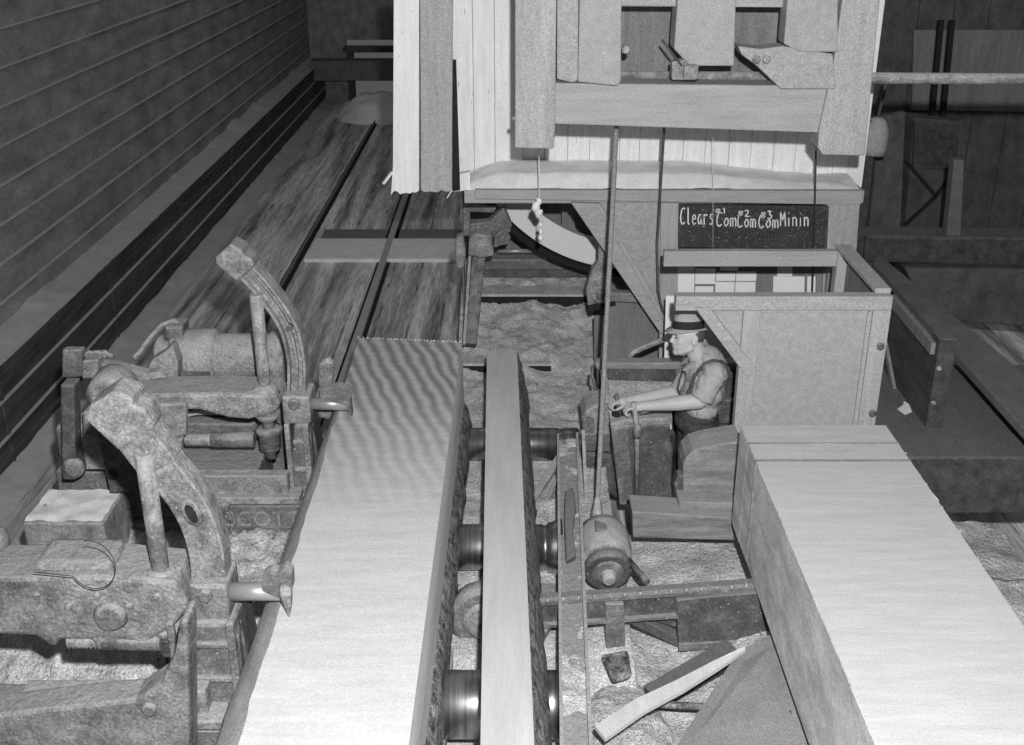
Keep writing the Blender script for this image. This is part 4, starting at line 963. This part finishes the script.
def ribbon(mb, path, inner, outer, y0, y1):     # curved bar in the x-z plane: offsets to each side, depth in y
    n = len(path); vs = []
    for i, p in enumerate(path):
        tt = (path[min(i + 1, n - 1)] - path[max(i - 1, 0)]).normalized(); nn_ = Vector((-tt.y, tt.x))
        ia = inner(i / (n - 1)) if callable(inner) else inner; oa = outer(i / (n - 1)) if callable(outer) else outer
        for o_, y in ((ia, y0), (oa, y0), (oa, y1), (ia, y1)):
            q = p + nn_ * o_; vs.append((q.x, y, q.y))
    mb.add(vs, [[i * 4 + k, i * 4 + (k + 1) % 4, (i + 1) * 4 + (k + 1) % 4, (i + 1) * 4 + k] for i in range(n - 1) for k in range(4)] + [[0, 1, 2, 3], [4 * n - 4, 4 * n - 3, 4 * n - 2, 4 * n - 1]])
def knee(Y, lab, near):
    ARC = ARC_NEAR if near else ARC_FAR; ARCS = smooth_path(ARC)
    t = thing('headblock', (-1.6, Y, .31), lab, 'headblock')
    mat = G['iron_m'] if near else G['iron_l']
    # arched arm: two flanges, web, end block
    m = MB()
    wdt = .055 if near else .06
    y0, y1 = Y - wdt, Y + wdt
    hw = .070 if near else .050
    ribbon(m, ARCS, -hw, -hw + .016, y0, y1); ribbon(m, ARCS, hw - .014, hw + .002, y0, y1); m.build('arch_flange', mat, t, bevel=.005)
    m = MB()
    if near: ribbon(m, ARCS, -.056, .058, y0 + .008, y1 - .02)
    else: ribbon(m, ARCS, -.035, .037, Y - .012, Y + .03); ribbon(m, ARCS, -.004, .006, Y - .04, Y + .0)
    m.build('arch_web', mat, t)
    e = ARCS[-1]; e0 = ARCS[-6]; dr = (e - e0).normalized(); nr_ = Vector((-dr.y, dr.x))
    def q(a, b, y=0): v_ = e + dr * a + nr_ * b; return Vector((v_.x, y, v_.y))
    m = MB(); kq = 1.25 if near else .95; m.prism([q(-.13 * kq, -.075 * kq, y0 - .02), q(-.13 * kq, .068 * kq, y0 - .02), q(.02, .085 * kq, y0 - .02), q(.045, .05, y0 - .02), q(.045, -.06, y0 - .02), q(-.02, -.085 * kq, y0 - .02), q(-.05, -.07 * kq, y0 - .02), q(-.08, -.09 * kq, y0 - .02)], (0, y1 - y0 + .04, 0))
    m.build('arch_tip', G['iron_m'], t, bevel=.012)
    if near:
        # bosses and slots on the arch face
        k = ARCS[17]; tt = (ARCS[19] - ARCS[15]).normalized()
        R3 = Matrix(((tt.x, 0, -tt.y), (0, 1, 0), (tt.y, 0, tt.x)))
        for idx, ln in ((15, .062), (37, .055)):
            k = ARCS[idx]; tt = (ARCS[idx + 2] - ARCS[idx - 2]).normalized(); nn_ = Vector((-tt.y, tt.x))
            def w2(a, b, y): v_ = k + tt * a + nn_ * b; return Vector((v_.x, y, v_.y))
            sh_ = [(ln * cos(a__) , .036 * sin(a__)) for a__ in [2 * pi * i / 14 for i in range(14)]]
            m = MB(); m.prism([w2(a, b, y0 - .008) for a, b in sh_], (0, .02, 0)); m.build('slot_boss', mat, t, bevel=.004)
            m = MB(); m.prism([w2(a * .72, b * .55, y0 - .0095) for a, b in sh_], (0, .02, 0)); m.build('slot', G['hole'], t)
        m = MB(); kk = ARCS[25:35]; ribbon(m, kk, -.080, .080, y0 - .010, y1 + .005); m.build('arch_sleeve', mat, t, bevel=.006)
    else:
        k = ARCS[18]; m = MB(); m.lathe((k.x, y0 + .01, k.y), (0, 1, 0), [(0, .018), (.03, .02)], 14); m.build('pin', G['iron_d'], t)
    # collar block at the foot and the dog cylinder
    b = ARC[0]
    m = MB(); m.box(b[0] - .07, b[0] + .085, Y - .10, Y + .10, b[1] - .13, b[1] + .04); m.build('collar', mat, t, bevel=.014)
    MB().lathe((b[0] + .0, Y - .125, b[1] + .0), (0, 1, 0), [(0, .024), (.006, .032), (.03, .032)], 6 if near else 18, False).build('collar_bolt', G['iron'], t)
    zd = b[1] - .035
    MB().cyl((b[0] + .08, Y - .03, zd), (b[0] + .29, Y - .03, zd), .040 if near else .036, .038).build('dog_cylinder', G['steel'], t)
    px_ = [(262, 577), (270, 573), (276, 575), (284, 570), (291, 575), (292, 590), (286, 597), (278, 598), (271, 595), (262, 591)] if near else [(320, 390), (332, 388), (338, 386), (346, 389), (352, 394), (350, 400), (352, 417), (345, 405), (336, 403), (320, 401)]
    m = MB(); m.prism([at(x, y, Y=Y - .07) for x, y in px_], (0, .07, 0))
    if near: m.tube([at(285, 586, Y=Y - .05), at(286, 596, Y=Y - .08), at(288, 606, Z=CT + .045), at(289, 617, Z=CT - .002)], [.03, .028, .017, .003], 8, False)
    m.build('dog_tooth', G['iron'], t, bevel=.002)
    # vertical rod and hubs
    xr_ = -1.42 if near else -1.365; yr = Y - .06
    MB().cyl((xr_, yr, .95), (xr_, yr, 1.93), .035, n=18).build('lift_rod', G['iron_l'] if not near else G['iron'], t)
    za = at(220, 392, Y=5.75).z
    MB().lathe((xr_, yr, 1.0), (0, 0, 1), [(0, .05), (.01, .062), (.10, .062), (.11, .075), (.135, .075), (.14, .04)], 24).build('rod_socket', G['iron'], t)
    MB().lathe((xr_, yr, za + .02), (0, 0, 1), [(0, .08), (.03, .07), (.06, .045)], 20).build('rod_hub', mat, t)
    MB().lathe((xr_, yr, za - .15), (0, 0, 1), [(0, .035), (.02, .06), (.05, .07)], 20).build('rod_nut', G['iron_l'], t)
    # arm casting
    m = MB(); pts = [(-2.20, za + .045), (-1.62, za + .055), (-1.30, za + .045), (-1.27, za - .01), (-1.30, za - .06), (-1.45, za - .105), (-1.56, za - .095), (-1.72, za - .045), (-2.20, za - .04)]
    if near: pts = [(-2.5, za + .07), (-1.62, za + .09), (-1.34, za + .06), (-1.30, za - .06), (-1.38, za - .16), (-1.50, za - .24), (-1.60, za - .22), (-1.62, za - .27), (-1.70, za - .27), (-1.72, za - .22), (-1.84, za - .22), (-1.88, za - .26), (-1.94, za - .20), (-2.5, za - .17)]
    m.prism([(x, Y - .14, z_) for x, z_ in pts], (0, .26, 0)); m.build('arm_casting', mat, t, bevel=.018)
    m = MB()
    for k_ in range(7 if not near else 5):
        xk = (-1.32 - k_ * .06) if not near else (-1.42 - k_ * .12); zk = za - .03 - (.02 * (k_ % 2)) if not near else za + .0 - .05 * (k_ % 2)
        MB().lathe((xk, Y - .155, zk), (0, 1, 0), [(0, .010), (.006, .015), (.03, .015)], 8).build('bolt', mat, t)
    if near:
        m = MB(); m.lathe((-1.62, Y - .17, za - .10), (0, 1, 0), [(0, .05), (.012, .06), (.04, .075)], 22); m.build('bearing_cap', G['iron'], t)
        MB().ball((-2.22, Y + .1, za + .08), (.12, .12, .10), 20, 12).build('oil_box', mat, t); m = MB(); m.box(-1.92, -1.60, Y - .10, Y + .1, za + .06, za + .125); m.build('cover_block', mat, t, bevel=.03)
    # knee body with ribs
    m = MB(); xk0 = -1.42 if near else -1.28; m.prism([(xk0, Y - .13, .45), (-1.12, Y - .13, .45), (-1.12, Y - .13, 1.10), (-1.14, Y - .13, b[1] - .12), (xk0 + .07, Y - .13, b[1] - .12), (xk0 + .04, Y - .13, .95)], (0, .24, 0)); m.build('knee_body', G['iron'], t, bevel=.02)
    m = MB()
    for k_ in range(4):
        zz = .56 + k_ * .17; m.box(xk0 + .06, -1.15, Y - .150, Y - .12, zz, zz + .028)
    m.box(xk0 + .02, xk0 + .05, Y - .155, Y - .12, .45, 1.2); m.box(-1.16, -1.125, Y - .155, Y - .12, .45, 1.2)
    m.build('ribs', mat, t, bevel=.008)
    m = MB(); m.lathe((-1.22, Y - .136, .66), (0, 1, 0), [(0, .05), (.03, .05)], 20); m.build('round_hole', mat, t)
    # side cheek
    m = MB(); m.prism([(-1.12, Y - .12, .45), (-1.085, Y - .12, .45), (-1.085, Y - .12, .95), (-1.11, Y - .12, 1.22)], (0, .2, 0)); m.build('cheek', G['iron_d'], t, bevel=.008)
    # base with transverse rails
    yf = Y - .25
    m = MB(); m.box(-2.55, -1.15, yf, Y + .2, .31, .62); (None if near else m.box(-2.55, -1.42, yf + .06, Y + .2, .62, .93)); m.box(-1.1, -.45, Y - .12, Y + .12, .31, .448); m.build('base', G['iron'], t, bevel=.015)
    m = MB(); m.box(-2.0, -1.18, yf - .03, yf + .1, .765, .81); m.box(-2.0, -1.25, yf + .02, yf + .1, .80, .92); m.build('rack', G['iron_l'], t, bevel=.008)
    m = MB(); m.box(-1.85, -1.17, yf - .015, yf + .02, .60, .745); m.build('name_plate', G['iron'], t, bevel=.004)
    if not near:
        cu = bpy.data.curves.new('lettering', 'FONT'); cu.body = 'PRESCOTT'; cu.size = .135; cu.extrude = .006; cu.space_character = 1.12
        to = bpy.data.objects.new('lettering', cu); COL.objects.link(to); bpy.context.view_layer.update()
        me = bpy.data.meshes.new_from_object(to.evaluated_get(bpy.context.evaluated_depsgraph_get())); bpy.data.objects.remove(to)
        xs = [v.co.x for v in me.vertices]; wd = max(xs)
        me.materials.clear(); me.materials.append(G['iron_l'])
        for v in me.vertices: v.co = Vector((-1.83 + v.co.x / wd * .64, yf - .015 - v.co.z, .622 + v.co.y)) - Vector(t['_o'])
        lo_ = bpy.data.objects.new('lettering', me); COL.objects.link(lo_); lo_.parent = t
    # screw
    zs = 1.05
    m = MB(); prof = [(0, .030)]
    for k_ in range(8): prof += [(.012 + k_ * .018, .040), (.021 + k_ * .018, .031)]
    m.lathe((-1.83, Y - .10, zs + .03), (1, 0, 0), prof, 20); m.build('screw', G['iron_l'], t)
    MB().cyl((-1.68, Y - .10, zs + .03), (-1.44, Y - .10, zs + .03), .045).build('screw_sleeve', G['iron'], t)
    MB().cyl((-1.12, yf + .1, .90), (-.98, yf + .1, .90), .028).build('pin_end', G['steel'], t)
    # oval opening
    m = MB(); pth = [(-1.72 + .10 * cos(a__), yf + .045, .87 + .04 * sin(a__)) for a__ in [2 * pi * i / 20 for i in range(21)]]; m.tube(pth, .012, 8); m.build('oval_ring', G['iron_l'], t)
    # hanging loop
    m = MB(); pth = [(-1.60 + .035 * cos(a__), yf - .05, .66 + .075 * sin(a__)) for a__ in [2 * pi * i / 20 for i in range(21)]]; m.tube(pth, .010, 8); m.ball((-1.60, yf - .04, .76), .035, 12, 8); m.build('shackle', G['iron'], t)
    return t
t = thing('dusty_shelf', (-1.75, 5.98, .31), 'low iron shelf heaped with pale sawdust between the drum shaped motor and the farther headblock', 'shelf')
MB().box(-2.1, -1.45, 5.97, 6.07, .31, 1.02).build('shelf_body', G['iron'], t, bevel=.01)
m = MB(); m.grid(-2.08, -1.47, 5.975, 6.065, 30, 8, lambda x, y: 1.03 + .05 * max(0, 1 - ((x + 1.72) / .3) ** 2) + .01 * fbm(x, y, 0, 12)); m.build('sawdust_cover', G['sawfine'], t)
k1 = knee(5.75, 'farther dusty iron headblock with arched dog arm and cast lettering', False)
k2 = knee(3.93, 'nearer dusty iron headblock with slotted arched dog arm, at the bottom left', True)
# motor on the far headblock
t = thing('carriage_motor', (-1.7, 6.1, .95), 'dusty drum shaped motor lying behind the farther headblock', 'motor')
mc0, mc1 = at(172, 352, Y=6.2), at(290, 368, Y=6.2)
zz = mc0.z - .03
x_a, x_b = mc0.x, at(288, 360, Y=6.2).x
MB().lathe((x_a, 6.2, zz), (1, 0, 0), [(0, .10), (.015, .155), (.03, .17), (.26, .17), (.275, .155), (.28, .14), (.58, .14), (.60, .155), (x_b - x_a - .01, .15), (x_b - x_a, .12)], 36).build('housing', G['iron_l'], t)
MB().box(x_a + .05, x_b - .05, 6.08, 6.32, .31, zz - .10).build('base', G['iron'], t, bevel=.01)
m = MB(); m.box(x_a - .0, x_a + .10, 6.12, 6.28, zz + .14, zz + .22); m.build('terminal_box', G['iron'], t, bevel=.012)
m = MB(); m.box(x_a + .02, x_a + .26, 6.02, 6.05, zz - .12, zz - .02); m.build('name_plate', G['iron_d'], t)
m = MB(); m.lathe((x_a - .10, 6.2, zz), (1, 0, 0), [(0, .06), (.01, .10), (.03, .13), (.05, .13), (.06, .10), (.10, .10)], 26); m.build('brake_band', G['iron_l'], t)
m = MB(); m.tube([at(181, 324, Y=6.2), at(173, 321, Y=6.2), at(162, 325, Y=6.15), at(150, 338, Y=6.1), at(140, 352, Y=6.05), at(133, 359, Y=6.0)], .016, 10); m.build('air_hose', G['iron_l'], label='pale curved hose rising from the carriage deck to the drum shaped motor', cat='hose')
# linkage and castings at the left of far headblock
t = thing('linkage', tuple(at(100, 380, Y=5.85)), 'dusty clamp and linkage arm left of the drum shaped motor', 'linkage')
def lp(nm, px, Y, d, mat='iron_l', bev=.008): m = MB(); m.ppoly(px, Y, d); return m.build(nm, G[mat], t, bevel=bev)
lp('clamp_plate', [(62, 350), (82, 350), (82, 377), (62, 378)], 5.8, .06, 'iron')
lp('clamp_block', [(82, 361), (98, 360), (99, 378), (82, 379)], 5.75, .16)
lp('link_arm', [(98, 364), (116, 366), (146, 374), (158, 372), (166, 378), (140, 382), (99, 376)], 5.8, .08)
lp('crank', [(146, 372), (152, 360), (162, 354), (172, 345), (178, 362), (178, 378), (150, 380)], 5.9, .10)
m = MB()
for i in range(6): m.tube([at(80 + i * 4, 358 - (i % 3) * 2, Y=5.85), at(90 + i * 4, 352 + (i % 2) * 3, Y=5.85), at(98 + i * 3, 356, Y=5.85)], .012, 7)
m.build('rag_strips', G['iron_l'], t)
t = thing('brake_housing', (-2.2, 5.45, .31), 'rounded dusty iron housing between the two headblocks at the left edge', 'housing')
m = MB(); m.lathe(at(106, 398, Y=5.36), (0, 1, 0), [(0, .07), (.02, .11), (.18, .12), (.22, .09)], 30); m.build('drum', G['iron_l'], t)
m = MB(); m.box(-2.52, -2.24, 5.57, 5.78, .935, 1.2); m.build('case', G['iron'], t, bevel=.03)
m = MB(); m.ppoly([(82, 412), (104, 412), (108, 470), (84, 470)], 5.38, .11); m.build('front_cover', G['iron_l'], t, bevel=.012)
m = MB(); m.ppoly([(60, 385), (74, 385), (76, 480), (62, 480)], 5.3, .10); m.build('side_column', G['iron_d'], t, bevel=.01)
m = MB(); m.lathe(at(72, 470, Y=5.28), (0, 1, 0), [(0, .03), (.01, .055), (.05, .06)], 20); m.build('boss', G['iron'], t)
m = MB(); m.ppoly([(150, 404), (186, 404), (186, 436), (160, 440), (150, 428)], 5.40, .05); m.ppoly([(166, 440), (182, 440), (180, 458), (166, 456)], 5.40, .06); m.build('gear_cover', G['iron_l'], t, bevel=.012)
t = thing('gusset_plate', (-2.1, 5.2, .31), 'dark triangular plate with a round hole standing between the headblocks', 'plate')
m = MB(); m.ppoly([(92, 412), (100, 410), (162, 470), (164, 492), (110, 492)], 5.28, .03); m.build('plate', G['iron_d'], t, bevel=.004)
m = MB(); m.lathe(at(112, 476, Y=5.272), (0, 1, 0), [(0, .026), (.01, .026)], 18); m.build('hole', G['hole'], t)
t = thing('frame_box', (-2.3, 5.1, .31), 'low steel box topped with sawdust at the left edge between the headblocks', 'box')
q = [at(40, 489, Z=.88), at(124, 489, Z=.88)]
MB().box(-2.56, q[1].x, 5.1, 5.45, .31, .87).build('box_body', G['iron_l'], t, bevel=.01)
m = MB(); m.grid(-2.55, q[1].x - .01, 5.11, 5.44, 24, 14, lambda x, y: .878 + .012 * fbm(x, y, 0, 9)); m.build('sawdust_cover', G['sawfine'], t)
# lower casting sweeping to the near knee
t = thing('base_casting', (-1.9, 3.7, .31), 'large smooth curved casting at the bottom left foot of the nearer headblock', 'casting')
m = MB(); Yc = 3.5
m.ppoly([(-80, 724), (75, 706), (135, 700), (160, 684), (174, 655), (180, 620), (188, 620), (190, 780), (-80, 780)], 3.5, .14); m.build('casting_body', G['iron_m'], t, bevel=.02)
m = MB(); m.lathe(at(148, 712, Y=3.48), (0, 1, 0), [(0, .02), (.01, .03), (.03, .032)], 14); m.build('boss', G['iron'], t)
m = MB(); pth = [at(70 + 0, 548, Y=3.7)] ; cc = at(92, 565, Y=3.72)
pth = [cc + Vector((.09 * cos(a__), 0, .11 * sin(a__))) for a__ in [radians(100 - i * 14) for i in range(19)]]
m.tube(pth + [pth[-1] + Vector((-.15, 0, .02))], .0022, 6); m.build('wire_loop', G['wire'], label='thin loose wire loop in front of the nearer headblock at the left edge', cat='wire')
# clod of sawdust on the log side of far headblock
t = thing('front_knee_bracket', (-1.05, 5.9, .8), 'small dusty bracket beside the dog tooth of the farther headblock', 'bracket')
m = MB(); m.ppoly([(318, 364), (328, 358), (334, 364), (332, 388), (318, 388)], 5.95, .06); m.build('bracket_head', G['iron_l'], t, bevel=.02)
m = MB(); m.ppoly([(314, 398), (336, 398), (330, 420), (312, 416)], 5.85, .16); m.build('bracket_body', G['iron'], t, bevel=.01)

# ================================================================== RIGHT BACKGROUND
YR = 9.2
m = MB(); m.prism([at(873, 262, Z=1.25), at(879, 254, Z=1.25), at(1060, 402, Z=1.25), at(1060, 468, Z=1.25)], (0, 0, -.06)); m.build('slanting_handrail', G['rail_wood'], bevel=.008, label='wide flat dark handrail plank running diagonally right of the booth', cat='handrail')
t = thing('plank_gate', (2.4, 6.5, 0), 'dark plank gate with a diagonal brace standing right of the booth', 'gate')
ga, gb = at(893, 296, Z=1.5), at(935, 345, Z=1.5)
nrm = Vector((0, 0, 1))
m = MB()
for i in range(5):
    p = ga.lerp(gb, i / 5); q = ga.lerp(gb, (i + .94) / 5)
    m.prism([Vector((p.x, p.y, .5)), Vector((q.x, q.y, .5)), Vector((q.x, q.y, 1.5)), Vector((p.x, p.y, 1.5))], (.03, .03, 0))
m.build('gate_boards', G['darkw'], t)
m = MB(); m.beam(Vector((ga.x - .01, ga.y - .01, 1.48)), Vector((gb.x - .01, gb.y - .01, 1.48)), .03, .07); m.build('top_bar', G['midv'], t)
m = MB(); m.beam(Vector((ga.x - .02, ga.y - .02, 1.2)), Vector((gb.x - .02, gb.y - .02, .62)), .02, .04); m.build('brace', G['midv'], t)
m = MB(); m.box(gb.x, gb.x + .10, gb.y - .06, gb.y + .06, 0, 1.56); m.build('gate_post', G['darkw'], t, bevel=.006)
m = MB()
for zz in (1.38, 1.16): MB().lathe((gb.x + .02, gb.y - .07, zz), (0, 1, 0), [(0, .012), (.02, .016)], 10).build('bolt', G['iron_l'], t)
pp_ = at(905, 410, Z=1.02)
m = MB(); m.box(2.15, 4.8, 5.86, 6.9, .96, 1.0); m.build('walkway', G['darkw'], label='dark plank walkway behind the heavy beam right of the booth', cat='walkway')
m = MB(); m.add([at(x, y, Z=1.012) for x, y in ((897, 409), (903, 405), (904, 401), (909, 404), (912, 412), (905, 415))] + [at(x, y, Z=1.003) for x, y in ((897, 409), (903, 405), (904, 401), (909, 404), (912, 412), (905, 415))], [[0, 1, 2, 3, 4, 5], [11, 10, 9, 8, 7, 6]] + [[i, (i + 1) % 6, 6 + (i + 1) % 6, 6 + i] for i in range(6)])
m.build('paper_scrap', G['paper'], label='small torn white scrap lying on the walkway right of the booth', cat='scrap')
m = MB(); m.ppoly([(866, 236), (1300, 242), (1300, 276), (864, 262)], 8.9, .3); m.build('far_timber', G['darkw'], bevel=.02, label='thick dark horizontal timber in the right background', cat='timber')
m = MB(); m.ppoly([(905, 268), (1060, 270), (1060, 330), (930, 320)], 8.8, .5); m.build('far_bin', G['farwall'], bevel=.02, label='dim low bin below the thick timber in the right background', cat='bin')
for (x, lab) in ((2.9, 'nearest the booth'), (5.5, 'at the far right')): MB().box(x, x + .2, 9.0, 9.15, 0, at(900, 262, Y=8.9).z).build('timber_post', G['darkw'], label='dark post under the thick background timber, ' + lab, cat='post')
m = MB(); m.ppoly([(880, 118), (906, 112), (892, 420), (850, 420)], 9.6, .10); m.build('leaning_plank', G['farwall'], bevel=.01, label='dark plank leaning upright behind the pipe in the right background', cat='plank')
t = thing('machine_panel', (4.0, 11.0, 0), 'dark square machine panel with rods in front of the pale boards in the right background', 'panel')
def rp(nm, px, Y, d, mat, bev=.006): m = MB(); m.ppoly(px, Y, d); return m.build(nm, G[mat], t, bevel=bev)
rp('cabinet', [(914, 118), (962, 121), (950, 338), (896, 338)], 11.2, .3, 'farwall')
rp('panel_door', [(915, 122), (960, 124), (956, 170), (913, 168)], 11.15, .05, 'darkw')
m = MB(); m.beam(at(905, 160, Y=11.1), at(936, 196, Y=11.1), .03, .03); m.beam(at(936, 196, Y=11.1), at(905, 225, Y=11.1), .03, .03); m.beam(at(936, 196, Y=11.1), at(955, 170, Y=11.1), .03, .03); m.build('crossed_rods', G['hole'], t)
m = MB(); m.ppoly([(914, 30), (1180, 30), (1180, 114), (912, 110)], 11.9, .05); m.build('pale_boards', G['midv'], label='patch of pale boards on the right background wall', cat='boards')
for (x, lab) in ((940, 'left one'), (951, 'right one')):
    MB().beam(at(x + 1, 20, Y=11.4), at(x - 9, 122, Y=11.4), .05, .05, up=(0, 1, 0)).build('upright_rod', G['hole'], label='dark upright rod before the pale boards, ' + lab, cat='rod')
t = thing('lamp_shade', tuple(at(874, 150, Y=9.0)), 'pale rounded metal shade hanging just right of the overhead frame', 'lamp')
pc = at(873, 136, Y=9.0)
m = MB(); m.lathe(pc + Vector((.0, 0, -.14)), (.1, 0, 1), [(0, .11), (.05, .115), (.2, .10), (.27, .06), (.29, .03)], 26); m.build('shade', G['grey'], t)
MB().cyl(pc + Vector((.02, 0, .13)), pc + Vector((.06, 0, .5)), .012).build('stem', G['iron_d'], t)
m = MB(); m.beam(at(838, 430, Y=8.9), at(872, 120, Y=9.0), .07, .05); m.build('dark_upright', G['darkw'], label='thin dark upright tight against the right end of the whitewashed wall', cat='upright')
m = MB(); m.ppoly([(954, 160), (964, 160), (960, 240), (946, 240)], 8.95, .1); m.build('pale_post', G['rail_wood'], label='dim post at the right edge above the thick background timber', cat='post')

for o in bpy.data.objects:
    if '_o' in o: del o['_o']
